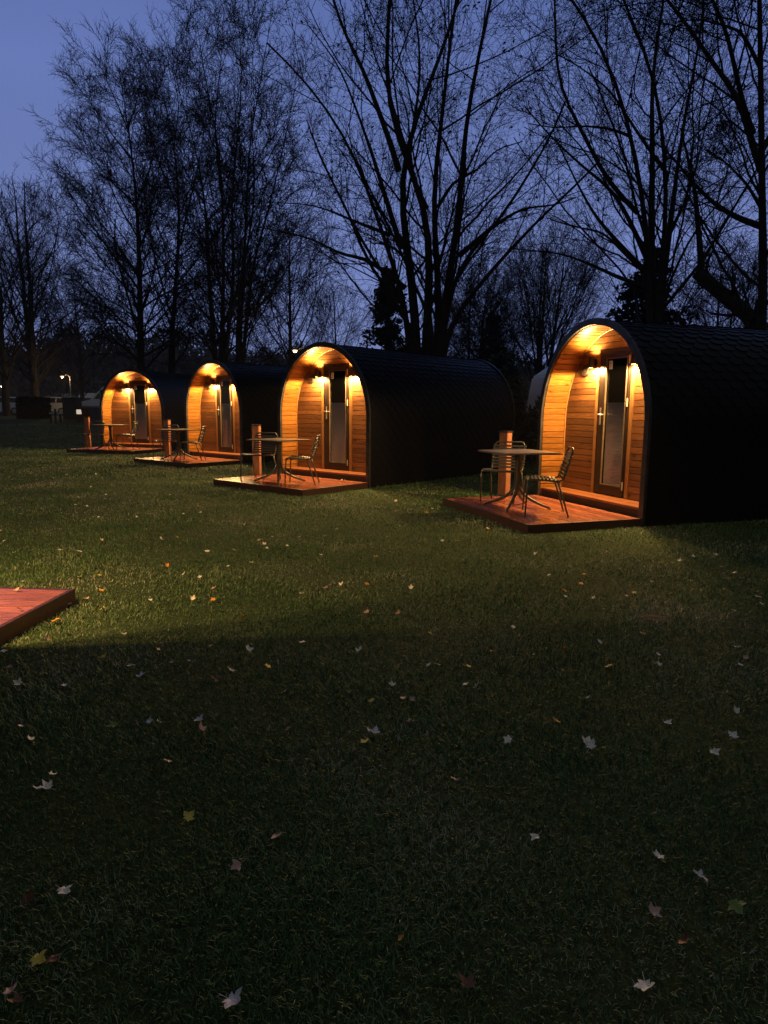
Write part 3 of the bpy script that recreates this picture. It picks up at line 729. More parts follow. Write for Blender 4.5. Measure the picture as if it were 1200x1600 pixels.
BL1 = [([(440, 1180), (438, 930), (432, 700), (415, 500), (400, 400), (385, 300), (372, 215)], 1.3),
       ([(432, 860), (350, 740), (270, 640), (200, 540), (148, 488)], .5), ([(425, 640), (340, 560), (260, 450), (212, 390)], .4),
       ([(437, 930), (340, 860), (240, 760), (150, 660)], .5), ([(415, 500), (350, 420), (290, 330), (262, 268)], .4),
       ([(438, 990), (340, 960), (230, 930), (150, 870), (110, 800)], .5), ([(438, 1010), (330, 1010), (230, 1020), (150, 1000)], .35),
       ([(405, 420), (370, 330), (335, 260), (320, 212)], .35), ([(425, 640), (470, 520), (500, 400), (505, 300)], .4), ([(430, 780), (490, 660), (530, 560), (540, 470)], .4),
       ([(400, 400), (430, 310), (440, 225)], .35), ([(430, 740), (370, 640), (320, 520), (280, 430)], .4), ([(436, 860), (380, 800), (290, 730), (210, 640), (160, 570)], .4)]
traced_tree('bare_tree', 'tall bare tree with a rounded outline rising above the farthest pod', BL1, 40, .5, 0, 0, 21, extend=0, rbase=.24, n1=12, n2=11, n3=7, n4=4, lr1=.36, extra=52, efac=5.2)
BL2 = [([(530, 1180), (548, 900), (560, 750), (560, 600), (545, 450), (520, 330), (480, 200), (425, 130)], 1.2),
       ([(558, 780), (610, 560), (640, 420), (630, 300), (600, 190)], .6), ([(550, 880), (480, 780), (430, 690), (410, 600)], .5), ([(560, 650), (500, 520), (470, 420), (450, 330), (440, 240)], .5),
       ([(545, 960), (470, 900), (380, 880), (300, 860)], .4), ([(545, 450), (560, 330), (540, 220), (500, 150)], .4)]
traced_tree('bare_tree', 'bare tree with a forked trunk just left of the tallest clump', BL2, 43, .5, 0, 0, 22, extend=0, rbase=.2, n1=12, n2=10, n3=6, n4=4, lr1=.4, extra=34, efac=4.2)
BL3 = [([(675, 1150), (650, 850), (645, 650), (610, 450), (565, 310), (530, 160)], 1.0), ([(690, 1150), (700, 850), (695, 600), (690, 480), (640, 250), (615, 70)], 1.0),
       ([(700, 1150), (735, 850), (720, 650), (740, 450), (760, 250), (745, 60)], 1.0), ([(680, 1150), (620, 850), (560, 730), (500, 640)], .6),
       ([(690, 600), (670, 380), (690, 200), (700, 20)], .6), ([(700, 920), (640, 760), (600, 600), (585, 480), (545, 380)], .6), ([(640, 640), (560, 500), (500, 400), (470, 300)], .4)]
traced_tree('bare_tree', 'very tall many stemmed bare tree above the third pod', BL3, 36, .5, 0, 0, 23, extend=0, rbase=.19, n1=13, n2=9, n3=7, n4=4, lr1=.3, extra=16, efac=4.6, base=at(345, 600, 36))
BL4 = [([(745, 1150), (760, 850), (775, 600), (770, 500), (800, 330), (830, 160), (850, 40)], 1.0), ([(755, 1150), (790, 820), (850, 620), (880, 480), (915, 330), (930, 220)], .9),
       ([(760, 1120), (850, 800), (940, 700), (990, 560)], .6), ([(740, 1150), (745, 900), (790, 700), (800, 520), (780, 380), (790, 160)], .8), ([(775, 600), (850, 480), (900, 380), (920, 260)], .4), ([(760, 1000), (880, 900), (980, 860), (1050, 780)], .4),
       ([(770, 520), (730, 380), (760, 200), (800, 60)], .4)]
traced_tree('bare_tree', 'tall bare tree with crossing stems right of the third pod roof', BL4, 38, .5, 0, 0, 24, extend=0, rbase=.19, n1=13, n2=9, n3=7, n4=4, lr1=.3, extra=16, efac=4.6, base=at(380, 600, 38))
x, y = pxpos(57, 54); leader_tree('bare_tree', 'bare tree with a low fork standing by the car park hedge', x, y, 17.6, 7.0, 25, stems=2, spread=1.8, cb=.12, n=(40, 11, 7, 4), r0=.3, rs=1.3)
x, y = pxpos(10, 52); leader_tree('bare_tree', 'leftmost bare tree, its trunk beside the first parked car', x, y, 16, 6.6, 26, cb=.14, n=(46, 11, 7, 4), r0=.3, rs=1.3)
x, y = pxpos(130, 62); leader_tree('bare_tree', 'lower bare tree between the leftmost trees and the tall rounded one', x, y, 12, 7, 27, cb=.12, n=(40, 10, 7, 4), r0=.22, rs=1.4)
x, y = pxpos(455, 46); leader_tree('bare_tree', 'dense twiggy tree behind the roof of the middle pod', x, y, 12.5, 6.0, 28, cb=.1, n=(50, 11, 7, 4), r0=.2, rs=1.2)
x, y = pxpos(525, 58); leader_tree('bare_tree', 'small twiggy tree low in the sky gap left of the big fanning tree', x, y, 10.5, 5.6, 29, cb=.1, n=(44, 10, 7, 4), r0=.16, rs=1.2)
x, y = pxpos(842, 48); leader_tree('bare_tree', 'small fan shaped bare tree seen between the two nearest pods', x, y, 11.8, 8.5, 30, stems=4, spread=2.2, cb=.12, n=(26, 10, 7, 4), ang=.5, up=.06, r0=.18, rs=1.2, vase=True)
x, y = pxpos(735, 40); leader_tree('bare_tree', 'twiggy tree just right of the big fanning trunk', x, y, 9.2, 4.2, 31, stems=3, spread=1.6, cb=.1, n=(34, 10, 7, 4), r0=.12, rs=1.2, leafn=3000)
x, y = pxpos(1120, 34); leader_tree('bare_tree', 'low twiggy tree behind the roof of the nearest pod near the right edge', x, y, 8.3, 5.0, 32, stems=3, spread=2.0, cb=.08, n=(34, 10, 7, 4), r0=.12, leafn=3000)
x, y = pxpos(775, 60); leader_tree('bare_tree', 'pale distant tree behind the fan shaped one', x, y, 10.5, 6.0, 33, stems=3, spread=2.0, cb=.1, n=(30, 10, 6, 4), r0=.14, rs=1.3)

def conifer(label, px, Y, H, Rb, seed):
    rng = np.random.default_rng(seed); x, y = pxpos(px, Y); root = empty('conifer_tree', (x, y, terrain(y))); tag(root, label, 'tree')
    mb = MB(); mb.tube([(0, 0, -.1), (0, 0, H*.5), (0, 0, H)], [.18, .1, .02], 8); mb.build('trunk', M_BARK, root)
    K = 8; n = int(H*22); u = rng.uniform(.06, .99, n); a = rng.uniform(0, 6.28, n); L = Rb*(1-u)**.85*rng.uniform(.6, 1.15, n)+.12
    t = np.linspace(0, 1, K)[None, :]
    P = np.stack([np.cos(a)[:, None]*L[:, None]*t, np.sin(a)[:, None]*L[:, None]*t, (u*H)[:, None]+L[:, None]*(-.35*t+.18*t*t)], axis=2)
    m_ = 60; i = rng.integers(0, n, n*m_); tt = rng.uniform(.08, 1, n*m_)
    f = tt*(K-1); j = np.clip(f.astype(int), 0, K-2); c = P[i, j]+(P[i, j+1]-P[i, j])*(f-j)[:, None]
    c += rng.normal(0, .09, c.shape); leaf_cards(c, .11, rng, 'crown', M_CONI, root, flat=.3)
conifer('dark conifer left of the big fanning trunk, above the middle pod', 606, 34, 8.0, 3.1, 41)
conifer('dark conifer standing at the foot of the tight upright stems', 1000, 25, 7.2, 3.6, 42)
conifer('broad dark conifer half hidden by the right hand twiggy tree', 765, 44, 7.0, 2.0, 43)

def shrub(name, label, x, y, rx, ry, H, seed, n=9000, size=.07, mat=None, cat='shrub'):
    rng = np.random.default_rng(seed); root = empty(name, (x, y, terrain(y))); tag(root, label, cat)
    mb = MB()
    for k in range(7):
        a = k*.9; mb.tube([(0, 0, -.05), (math.cos(a)*rx*.3, math.sin(a)*ry*.3, H*.4), (math.cos(a)*rx*.6, math.sin(a)*ry*.6, H*.75)], [.05, .03, .01], 6)
    mb.build('stems', M_BARK, root)
    nc = 60; d = norm(rng.normal(0, 1, (nc, 3))); rr = rng.uniform(.35, 1, (nc, 1))**.5
    cc = d*rr*np.array([rx, ry, H/2])*.85+np.array([0, 0, H/2]); 
    i = rng.integers(0, nc, n); c = cc[i]+norm(rng.normal(0, 1, (n, 3)))*rng.uniform(.2, 1, (n, 1))**.4*np.array([rx, ry, H/2])*.27
    c[:, 2] = np.maximum(c[:, 2], .03)
    leaf_cards(c, size, rng, 'foliage', mat or M_EVER, root)
x, y = pxpos(779, 18.5); shrub('evergreen_shrub', 'dark glossy evergreen shrub between the two nearest pods', x, y, .85, 1.0, 3.0, 51, 13000)
x, y = pxpos(870, 17.5); shrub('evergreen_shrub', 'low dark bush beneath the caravan, hidden by the nearest pod', x, y, 1.2, .8, 1.75, 52, 9000)
x, y = pxpos(735, 27); shrub('evergreen_shrub', 'dark bush showing over the rear of the middle pod', x, y, 2.2, 1.2, 2.8, 53, 9000, .09)

# clipped hedges and panel near the car park
def hedge(label, px0, px1, pyt, Y, dep, seed):
    a, b = at(px0, 640, Y), at(px1, 640, Y); H = at((px0+px1)/2, pyt, Y).z-terrain(Y); rng = np.random.default_rng(seed)
    root = empty('clipped_hedge', ((a.x+b.x)/2, Y+dep/2, terrain(Y))); tag(root, label, 'hedge'); hw_ = (b.x-a.x)/2
    n = int(hw_*2*H*700)+2500; c = rng.uniform(-1, 1, (n, 3)); ax = rng.integers(0, 3, n); sg = np.sign(rng.uniform(-1, 1, n)); c[np.arange(n), ax] = sg*rng.uniform(.9, 1, n)
    c = c*np.array([hw_, dep/2, H/2])+np.array([0, 0, H/2]); leaf_cards(c, .09, rng, 'foliage', M_DHEDGE, root)
    mb = MB(); mb.box(-hw_*.93, hw_*.93, -dep*.45, dep*.45, 0, H*.93); mb.build('inner_growth', M_DHEDGE, root, bevel=.1)
hedge('dark clipped hedge block right of the leftmost trunk', 25, 63, 621, 46, 1.5, 61)

def solid(name, label, cat, mb, mat, bevel=.02):
    o = mb.build(name, mat, None, bevel=bevel); tag(o, label, cat); return o
a, b = at(97.5, 640, 44), at(120, 640, 44); zt = at(108, 621, 44).z; g0 = terrain(44)
bin_ = empty('storage_cabinet', ((a.x+b.x)/2, 44, g0)); tag(bin_, 'dark boxy cabinet between the silver estate and the white van', 'cabinet')
hw_ = (b.x-a.x)/2; H = zt-g0
mb = MB(); mb.box(-hw_, hw_, 0, .8, .08, H-.06); mb.build('cabinet_body', M_DPANEL, bin_, bevel=.03)
mb = MB(); mb.box(-hw_-.03, hw_+.03, -.04, .84, H-.059, H); mb.build('lid', M_DPANEL, bin_, bevel=.015)
for s in (-1, 1): mb = MB(); mb.box(min(0, s*hw_)+.02, max(0, s*hw_)-.02, -.022, -.001, .12, H-.1); mb.build('door', M_DPANEL, bin_, bevel=.006)
# low lit sign box
q = at(123.5, 643.5, 43); sg = empty('lit_sign', (q.x, q.y, terrain(43))); tag(sg, 'low glowing box sign beside the dark cabinet', 'sign')
mb = MB(); mb.box(-.15, .15, -.05, .05, q.z-terrain(43)-.14, q.z-terrain(43)+.14); mb.build('sign_panel', M_SIGNLIT, sg, bevel=.01)
mb = MB(); mb.box(-.17, .17, -.03, .06, 0, q.z-terrain(43)-.145); mb.build('sign_foot', M_LAMP, sg)
# barrier rail
a, b = at(77, 646, 42), at(96, 646, 42); br = empty('barrier_rail', ((a.x+b.x)/2, 42, terrain(42))); tag(br, 'low pale barrier rail on two short posts in front of the silver estate', 'barrier')
hw_ = (b.x-a.x)/2; hz = max(a.z-terrain(42), .25)
mb = MB(); mb.tube([(-hw_, 0, hz), (hw_, 0, hz)], .045, 8); mb.build('rail', M_RIMW, br)
for s in (-.8, .8): mb = MB(); mb.box(s*hw_-.05, s*hw_+.05, -.04, .04, 0, hz-.03); mb.build('rail_post', M_LAMP, br)
bo = MB(); q = at(86, 640, 41); g0 = terrain(41); bo.tube([(0, 0, 0), (0, 0, .85), (0, 0, .9)], [.06, .06, .03], 10)
o = bo.build('bollard', M_DPANEL); o.location = (q.x, 41, g0); tag(o, 'short dark bollard standing at the barrier rail', 'bollard')

# street lamps
def street_lamp(label, px, py, Y, side, mat, power, h_extra=.25, ball=False):
    q = at(px, py, Y); g0 = terrain(Y); root = empty('street_lamp', (q.x-side*.55, q.y, g0)); tag(root, label, 'street lamp', 'lit street lamps round the site')
    H = q.z-g0
    mb = MB(); mb.tube([(0, 0, 0), (0, 0, 1.0), (0, 0, H+.05)], [.06, .045, .035], 8); mb.build('pole', M_POLE, root)
    mb = MB(); mb.tube([(0, 0, H+.04), (side*.2, 0, H+.16), (side*.42, 0, H+.13)], .022, 6); mb.build('arm', M_POLE, root)
    mb = MB(); mb.hexa([(side*.38, -.09, H+.10), (side*.76, -.11, H+.06), (side*.76, .11, H+.06), (side*.38, .09, H+.10), (side*.38, -.05, H+.17), (side*.74, -.06, H+.13), (side*.74, .06, H+.13), (side*.38, .05, H+.17)]); hd = mb.build('lamp_head', M_LAMP, root)
    mb = MB(); n = 12; pr = [(H+.055, .11), (H+.0, .10), (H-.05, .05)]
    mb.tube([(side*.58, 0, z) for z, r in pr], [r for z, r in pr], n); mb.build('lamp_bulb', mat, hd, smooth=True)
    ld = bpy.data.lights.new('street_light', 'POINT'); ld.energy = power; ld.color = (1, .6, .26); ld.shadow_soft_size = .12
    lo = bpy.data.objects.new('street_light', ld); COL.objects.link(lo); lo.parent = hd; lo.location = (side*.58, 0, H-.14)
street_lamp('warm street lamp on a thin pole left of the farthest pod', 98, 589, 52, -1, M_LITW, 170)
street_lamp('bright white street lamp behind the leftmost tree trunk', 3, 604, 70, -1, M_LITC, 260)
street_lamp('warm street lamp glowing just over the left of the middle pod arch', 462, 549, 34, -1, M_LITW, 60)
q = at(158, 598, 44); sp = empty('shelter_post', (q.x-.1, 44, terrain(44))); tag(sp, 'unlit pole with a flat square head above the white van', 'post')
mb = MB(); mb.tube([(0, 0, 0), (0, 0, q.z-terrain(44))], .045, 8); mb.build('pole', M_POLE, sp)
mb = MB(); mb.box(-.28, .5, -.2, .2, q.z-terrain(44), q.z-terrain(44)+.1); mb.build('flat_head', M_POLE, sp, bevel=.02)

# ------------------------------------------------------------------ vehicles
def extr(mb, prof, hw, taper=None):
    """side profile (y,z) extruded over x with the points above taper narrowed"""
    n = len(prof); L = []; Rr = []
    for yy, z in prof:
        k = hw-(max(0, z-taper)*.28 if taper else 0); L.append((-k, yy, z)); Rr.append((k, yy, z))
    mb.add(L+Rr, [tuple(range(n-1, -1, -1)), tuple(range(n, 2*n))]+[(i, (i+1) % n, n+(i+1) % n, n+i) for i in range(n)])
def wheel(parent, x, y, r, w_=.2):
    s = 1 if x > 0 else -1
    mb = MB(); mb.tube([(x-s*w_, y, r), (x, y, r)], r, 20); wl = mb.build('wheel', M_TYRE, parent, bevel=.02)
    mb = MB(); mb.tube([(x+s*.001, y, r), (x+s*.012, y, r)], [r*.62, r*.5], 16); mb.build('rim', M_RIMW, wl)
def car(label, cat, px, Y, rz, kind, paint, name='parked_car'):
    q = at(px, 640, Y); root = empty(name, (q.x, Y, terrain(Y)), rz); tag(root, label, cat)
    if kind == 'estate':
        body = [(-2.3, .35), (-2.32, .75), (-2.2, .95), (-1.25, 1.02), (2.1, 1.02), (2.28, .92), (2.32, .5), (2.25, .28), (-2.2, .28)]
        cab = [(-1.35, 1.0), (-.55, 1.46), (.2, 1.52), (1.55, 1.46), (2.15, 1.0)]; hw = .9
        panes = [[(-1.05, 1.04), (-.5, 1.40), (-.05, 1.44), (-.05, 1.04)], [(.03, 1.04), (.03, 1.44), (.9, 1.43), (.9, 1.04)], [(.98, 1.04), (.98, 1.42), (1.5, 1.38), (1.95, 1.04)]]
        wy = (-1.4, 1.38); r = .33
    elif kind == 'van':
        body = [(-2.75, .4), (-2.8, .95), (-2.55, 1.15), (-1.75, 1.32), (2.8, 1.32), (2.85, .45), (-2.7, .35)]
        cab = [(-1.85, 1.3), (-1.05, 2.15), (-.6, 2.45), (2.75, 2.5), (2.82, 1.3)]; hw = 1.0
        panes = [[(-1.6, 1.36), (-1.0, 2.02), (-.45, 2.02), (-.45, 1.36)], [(.0, 1.5), (.0, 2.0), (1.2, 2.0), (1.2, 1.5)]]; wy = (-1.9, 1.9); r = .36
    else:
        body = [(-3, .45), (-3.05, 1.2), (-2.6, 2.35), (-2.2, 2.6), (2.4, 2.62), (2.85, 2.3), (3.0, 1.2), (2.95, .45)]
        cab = None; hw = 1.1; panes = [[(-2.0, 1.35), (-2.0, 1.95), (-1.0, 1.95), (-1.0, 1.35)], [(.9, 1.35), (.9, 1.95), (2.0, 1.95), (2.0, 1.35)], [(-2.72, 1.35), (-2.5, 1.95), (-2.3, 1.95), (-2.3, 1.35)]]; wy = (.2,); r = .34
    mb = MB(); extr(mb, body, hw, 2.0 if kind == 'caravan' else None); mb.build('body', paint, root, bevel=.05)
    if cab:
        mb = MB(); extr(mb, cab, hw-.04, 1.02 if kind == 'estate' else 1.5); mb.build('cabin', paint, root, bevel=.04)
    tp = 1.02 if kind == 'estate' else (1.5 if kind == 'van' else 2.0)
    for pnl in panes:
        for s in (-1, 1):
            mb = MB(); vs = []
            for yy, z in pnl:
                k = (hw-(.04 if cab else 0))-max(0, z-tp)*.28; vs.append((s*(k+.004), yy, z))
            vs += [(v[0]-s*.02, v[1], v[2]) for v in vs]; n = len(pnl)
            mb.add(vs, [tuple(range(n)), tuple(range(2*n-1, n-1, -1))]+[(i, n+i, n+(i+1) % n, (i+1) % n) for i in range(n)]); mb.build('side_window', M_AUTOG, root)
    if cab:
        for (ya, za), (yb, zb), nm in ((cab[0], cab[1], 'windscreen'), (cab[-1], cab[-2], 'rear_window')):
            if kind == 'van' and nm == 'rear_window': continue
            mb = MB(); k = hw-.16; d = -.006 if nm == 'windscreen' else .006
            p0 = (ya+(yb-ya)*.1, za+(zb-za)*.1); p1 = (ya+(yb-ya)*.9, za+(zb-za)*.9)
            mb.hexa([(-k, p0[0]+d*2, p0[1]+.012), (k, p0[0]+d*2, p0[1]+.012), (k, p0[0]-d, p0[1]), (-k, p0[0]-d, p0[1]), (-k+.08, p1[0]+d*2, p1[1]+.012), (k-.08, p1[0]+d*2, p1[1]+.012), (k-.08, p1[0]-d, p1[1]), (-k+.08, p1[0]-d, p1[1])]); mb.build(nm, M_AUTOG, root)
    for yy in wy:
        for s in (-1, 1): wheel(root, s*(hw+.005), yy, r)
    y0, y1 = body[0][0], max(p[0] for p in body)
    for s in (-1, 1):
        if kind != 'caravan':
            mb = MB(); mb.box(s*(hw-.22)-.16, s*(hw-.22)+.16, y0-.03, y0+.2, .68, .84); mb.build('headlight', M_HEADL, root, bevel=.02)
        mb = MB(); mb.box(s*(hw-.1)-.08, s*(hw-.1)+.08, y1-.1, y1+.02, .75, 1.0); mb.build('tail_light', M_TAIL, root, bevel=.02)
    return root
car('silver estate car seen side on between the two fork trunks and the cabinet', 'car', 78, 56, R(-90), 'estate', M_SILVER)
car('white estate car partly hidden by the leftmost tree trunk', 'car', 6, 57, R(-90), 'estate', M_WHITEP)
car('silver car behind the dark hedge block', 'car', 32, 60, R(94), 'estate', M_SILVER)
car('white van with sloping bonnet emerging left of the farthest pod', 'van', 192, 47, R(-90), 'van', M_WHITEP, 'parked_van')
car('long white caravan behind the silver estate car', 'caravan', 90, 100, R(90), 'caravan', M_WHITEP, 'caravan')
car('white caravan directly behind the low fork tree and the hedge block', 'caravan', 38, 102, R(88), 'caravan', M_WHITEP, 'caravan')
car('white caravan at the left edge of the photo', 'caravan', -16, 100, R(92), 'caravan', M_WHITEP, 'caravan')
car('white caravan behind the bonnet of the white van', 'caravan', 160, 96, R(90), 'caravan', M_WHITEP, 'caravan')
car('white caravan with rounded end showing beside the nearest pod arch', 'caravan', 1007, 18.3, R(90), 'caravan', M_WHITEP, 'caravan')
def bin_obj(label, px, Y, mat):
    q = at(px, 640, Y); root = empty('wheelie_bin', (q.x, Y, terrain(Y))); tag(root, label, 'bin')
    mb = MB(); mb.hexa([(-.22, -.25, .08), (.22, -.25, .08), (.22, .2, .08), (-.22, .2, .08), (-.29, -.34, .98), (.29, -.34, .98), (.29, .32, .98), (-.29, .32, .98)]); mb.build('bin_body', mat, root, bevel=.03)
    mb = MB(); mb.hexa([(-.31, -.37, .985), (.31, -.37, .985), (.31, .36, .985), (-.31, .36, .985), (-.27, -.3, 1.06), (.27, -.3, 1.06), (.27, .33, 1.08), (-.27, .33, 1.08)]); mb.build('lid', mat, root)
    for s in (-1, 1): mb = MB(); mb.tube([(s*.24, .22, .1), (s*.30, .22, .1)], .1, 12); mb.build('wheel', M_TYRE, root)
bin_obj('dark red wheelie bin below the nose of the white van', 137, 41, M_DARKCAR)
bin_obj('dark blue wheelie bin right of the red one, in front of the white van', 150, 41, M_BLUEP)

# ------------------------------------------------------------------ evening mist
m = bpy.data.materials.new('mist'); m.use_nodes = True; m.node_tree.nodes.clear()
pv = m.node_tree.nodes.new('ShaderNodeVolumePrincipled'); pv.inputs['Density'].default_value = .0006; pv.inputs['Color'].default_value = (.85, .86, .92, 1); pv.inputs['Anisotropy'].default_value = .2
mo = m.node_tree.nodes.new('ShaderNodeOutputMaterial'); m.node_tree.links.new(pv.outputs[0], mo.inputs['Volume'])
mb = MB(); mb.box(-150, 150, -80, 150, -1.2, 27); tag(mb.build('haze', m), 'thin evening mist over the whole site', 'haze', kind='stuff')

# ------------------------------------------------------------------ far woodland and an added light-blocking ring (one mass)
rng = np.random.default_rng(77)
def wood_cloud(n, ang0, ang1, rad, hfun, sz):
    a = rng.uniform(ang0, ang1, n); r_ = rad+rng.uniform(-5, 5, n); h = hfun(a)
    z = h*rng.uniform(0, 1, n)**.7+rng.normal(0, .5, n)
    c = np.stack([np.sin(a)*r_, np.cos(a)*r_, np.maximum(z, .1)+.6], axis=1)
    d = norm(rng.normal(0, 1, (n, 3))*np.array([.55, .55, 1])); b = norm(np.cross(d, rng.normal(0, 1, (n, 3)))); s_ = sz*rng.uniform(.5, 1.5, (n, 1))
    return np.stack([c-d*s_, c+b*s_*.22, c+d*s_, c-b*s_*.22], axis=1).reshape(-1, 3)
hf = lambda a: 8.8+1.3*np.sin(a*17+1)+.9*np.sin(a*41)+.6*np.sin(a*97)+np.where(a < -.12, 2.2, 0)
Vw = np.concatenate([wood_cloud(130000, -1.2, 1.2, 113, hf, .5), wood_cloud(110000, -1.2, 1.2, 114, lambda a: hf(a)*.72, .85), wood_cloud(50000, 1.2, 2*math.pi-1.2, 45, lambda a: 9+2*np.sin(a*9)+1.5*np.sin(a*23), .9)])  # last cloud: unseen ring behind the camera, added to dim low side light
np_mesh('distant_wood_and_screen', Vw, np.arange(len(Vw)).reshape(-1, 4), M_WOODS)
o = bpy.data.objects['distant_wood_and_screen']; tag(o, 'dark mass of far woodland beyond the car park, plus an unseen ring added as light screen', 'woodland', kind='stuff')

# ------------------------------------------------------------------ grass
rng = np.random.default_rng(9)
def in_rects(x, y):
    m_ = np.zeros(len(x), bool)
    for px_, py_, rz, d0 in [(q[1], q[2], q[3], 1.58) for q in PODS[:4]]+[(-3.494, 3.175, PODS[4][3], 1.58), (PODS[4][1], PODS[4][2], PODS[4][3], 0)]:
        c, s = math.cos(rz), math.sin(rz); dx, dy = x-px_, y-py_; lx = dx*c+dy*s; ly = -dx*s+dy*c
        m_ |= (np.abs(lx) < WO+.02) & (ly > -d0) & (ly < LEN)
    return m_
soilp = ground(1022, 966)
def blades(y0, y1, dens, h, wdt):
    hwid = lambda y: y*.68+2.2
    A = (hwid(y0)+hwid(y1))*(y1-y0); n = int(A*dens)
    y = y0+(y1-y0)*rng.random(n); x = rng.uniform(-1, 1, n)*hwid(y)
    # patchy growth
    dn = np.sin(x*3.1+np.sin(y*2.3)*1.5)*np.sin(y*2.7+np.sin(x*1.9))*.5+.5
    k = (rng.random(n) < .55+.45*dn) & ~in_rects(x, y) & (np.hypot(x-soilp.x, (y-soilp.y)*1.2) > .09)
    x, y, dn = x[k], y[k], dn[k]; n = len(x)
    a = rng.uniform(0, 6.28, n); ln = h*rng.uniform(.5, 1.45, n)*(.75+.5*dn); tilt = np.abs(rng.normal(.5, .45, n)).clip(0, 1.45)
    base = np.stack([x, y, np.zeros(n)-.003], 1); d = np.stack([np.cos(a)*np.sin(tilt), np.sin(a)*np.sin(tilt), np.cos(tilt)], 1)
    b2 = a+rng.normal(1.57, .5, n); sd_ = np.stack([np.cos(b2), np.sin(b2), np.zeros(n)], 1)*(wdt*rng.uniform(.6, 1.4, n))[:, None]/2
    mid = base+d*ln[:, None]*.55; d2 = norm(d+np.stack([np.cos(a)*.7, np.sin(a)*.7, -np.ones(n)*.35], 1)); tip = mid+d2*ln[:, None]*.5
    tip[:, 2] = np.maximum(tip[:, 2], .004)
    V = np.stack([base-sd_, base+sd_, mid+sd_*.8, mid-sd_*.8, tip], 1).reshape(-1, 3)
    o = np.arange(n)*5
    T = np.concatenate([np.stack([o, o+1, o+2], 1), np.stack([o, o+2, o+3], 1), np.stack([o+3, o+2, o+4], 1)])
    return V, T
VV = []; TT = []; off = 0
for args in ((.2, 1.0, 6000, .028, .004), (1.0, 2.4, 17000, .026, .0028), (2.4, 4.5, 8500, .028, .0036), (4.5, 8, 3600, .030, .005), (8, 13, 1400, .032, .008), (13, 22, 480, .036, .015), (22, 40, 120, .045, .03)):
    V, T = blades(*args); VV.append(V); TT.append(T+off); off += len(V)
V = np.concatenate(VV); V[:, 2] += np.array([terrain(q) for q in (26, 54)]).mean()*0
far = V[:, 1] > 26; t_ = ((V[far, 1]-26)/28).clip(0, 1); V[far, 2] += .65*t_*t_*(3-2*t_)
o = np_mesh('grass', V, np.concatenate(TT), M_GRASS); tag(o, 'short mown lawn grass', 'grass', kind='stuff')
mb = MB(); n = 20
mb.add([(soilp.x, soilp.y, .012)]+[(soilp.x+math.cos(6.283*k/n)*(.11+.03*math.sin(k*2.1)), soilp.y+math.sin(6.283*k/n)*(.075+.02*math.cos(k*3.3)), .004) for k in range(n)], [(0, 1+k, 1+(k+1) % n) for k in range(n)])
tag(mb.build('soil_patch', M_SOIL), kind='structure')

# ------------------------------------------------------------------ fallen leaves
def leaf_mesh(seed, curl, lobes=5, fold=0):
    rnd = random.Random(seed); ang = [-2.2, -1.15, 0, 1.15, 2.2] if lobes == 5 else [-1.2, 0, 1.2]
    ln = [.55, .85, 1.0, .85, .55] if lobes == 5 else [.8, 1, .8]
    pts = []
    for i, (a, L) in enumerate(zip(ang, ln)):
        L *= rnd.uniform(.85, 1.1); wv = .40
        pts += [(a-wv*1.3, L*.6), (a-wv*.75, L*.74), (a-wv*.42, L*.8), (a, L), (a+wv*.42, L*.8), (a+wv*.75, L*.74), (a+wv*1.3, L*.6)]
        if i < len(ang)-1: pts.append(((a+ang[i+1])/2, .56))
    pts = [(math.sin(a)*r_, math.cos(a)*r_) for a, r_ in pts]
    ring = pts+[(.05, -.25), (-.05, -.25)]
    def h(x_, y_): 
        r2 = x_*x_+y_*y_; return curl*r2+fold*abs(x_)+.10*math.sin(5*x_+seed)*math.cos(4*y_+seed)
    vs = [(0, 0, h(0, 0))]+[(x_, y_, h(x_, y_)) for x_, y_ in ring]; n = len(ring)
    mid = [(x_*.55, y_*.55, h(x_*.55, y_*.55)) for x_, y_ in ring]
    vs = [(0, 0, 0)]+mid+[(x_, y_, h(x_, y_)) for x_, y_ in ring]
    fs = [(0, 1+i, 1+(i+1) % n) for i in range(n)]+[(1+i, 1+n+i, 1+n+(i+1) % n, 1+(i+1) % n) for i in range(n)]
    # stalk
    b_ = len(vs); vs += [(-.018, -.2, 0), (.018, -.2, 0), (.05, -.95, .10), (.02, -.97, .10)]; fs.append((b_, b_+1, b_+2, b_+3))
    me = bpy.data.meshes.new('fallen_leaf'); me.from_pydata(vs, [], fs); me.materials.append(LEAFM['pale']); me.update()
    return me
LM = [leaf_mesh(1, .18), leaf_mesh(2, -.22), leaf_mesh(3, .45), leaf_mesh(4, .1, 3, .25), leaf_mesh(5, .3, 5, .3), leaf_mesh(6, .75)]
LC = {}
rnd = random.Random(12)
def leaf(px, py, col, size, label=None, var=None, z=.03):
    k = rnd.randrange(len(LM)) if var is None else var
    key = (k, col)
    if key not in LC:
        me = LM[k].copy(); me.materials.clear(); me.materials.append(LEAFM[col]); LC[key] = me
    o = bpy.data.objects.new('fallen_leaf', LC[key]); COL.objects.link(o)
    o.location = ground(px, py, z); o.scale = (size,)*3
    o.rotation_euler = (rnd.uniform(-.5, .5)+.15, rnd.uniform(-.5, .5), rnd.uniform(0, 6.28))
    names = dict(pale='small pale dry maple leaf lying in the lawn', orange='small orange maple leaf lying in the lawn', yellow='small yellowish maple leaf lying in the lawn', pink='small pinkish brown dead leaf lying in the lawn', brown='small dark brown dead leaf lying in the lawn', green='dull green fallen leaf lying in the lawn', lilac='small greyish lilac dead leaf lying in the lawn')
    tag(o, label or names[col], 'leaf', None if label else col+' leaves scattered over the lawn')
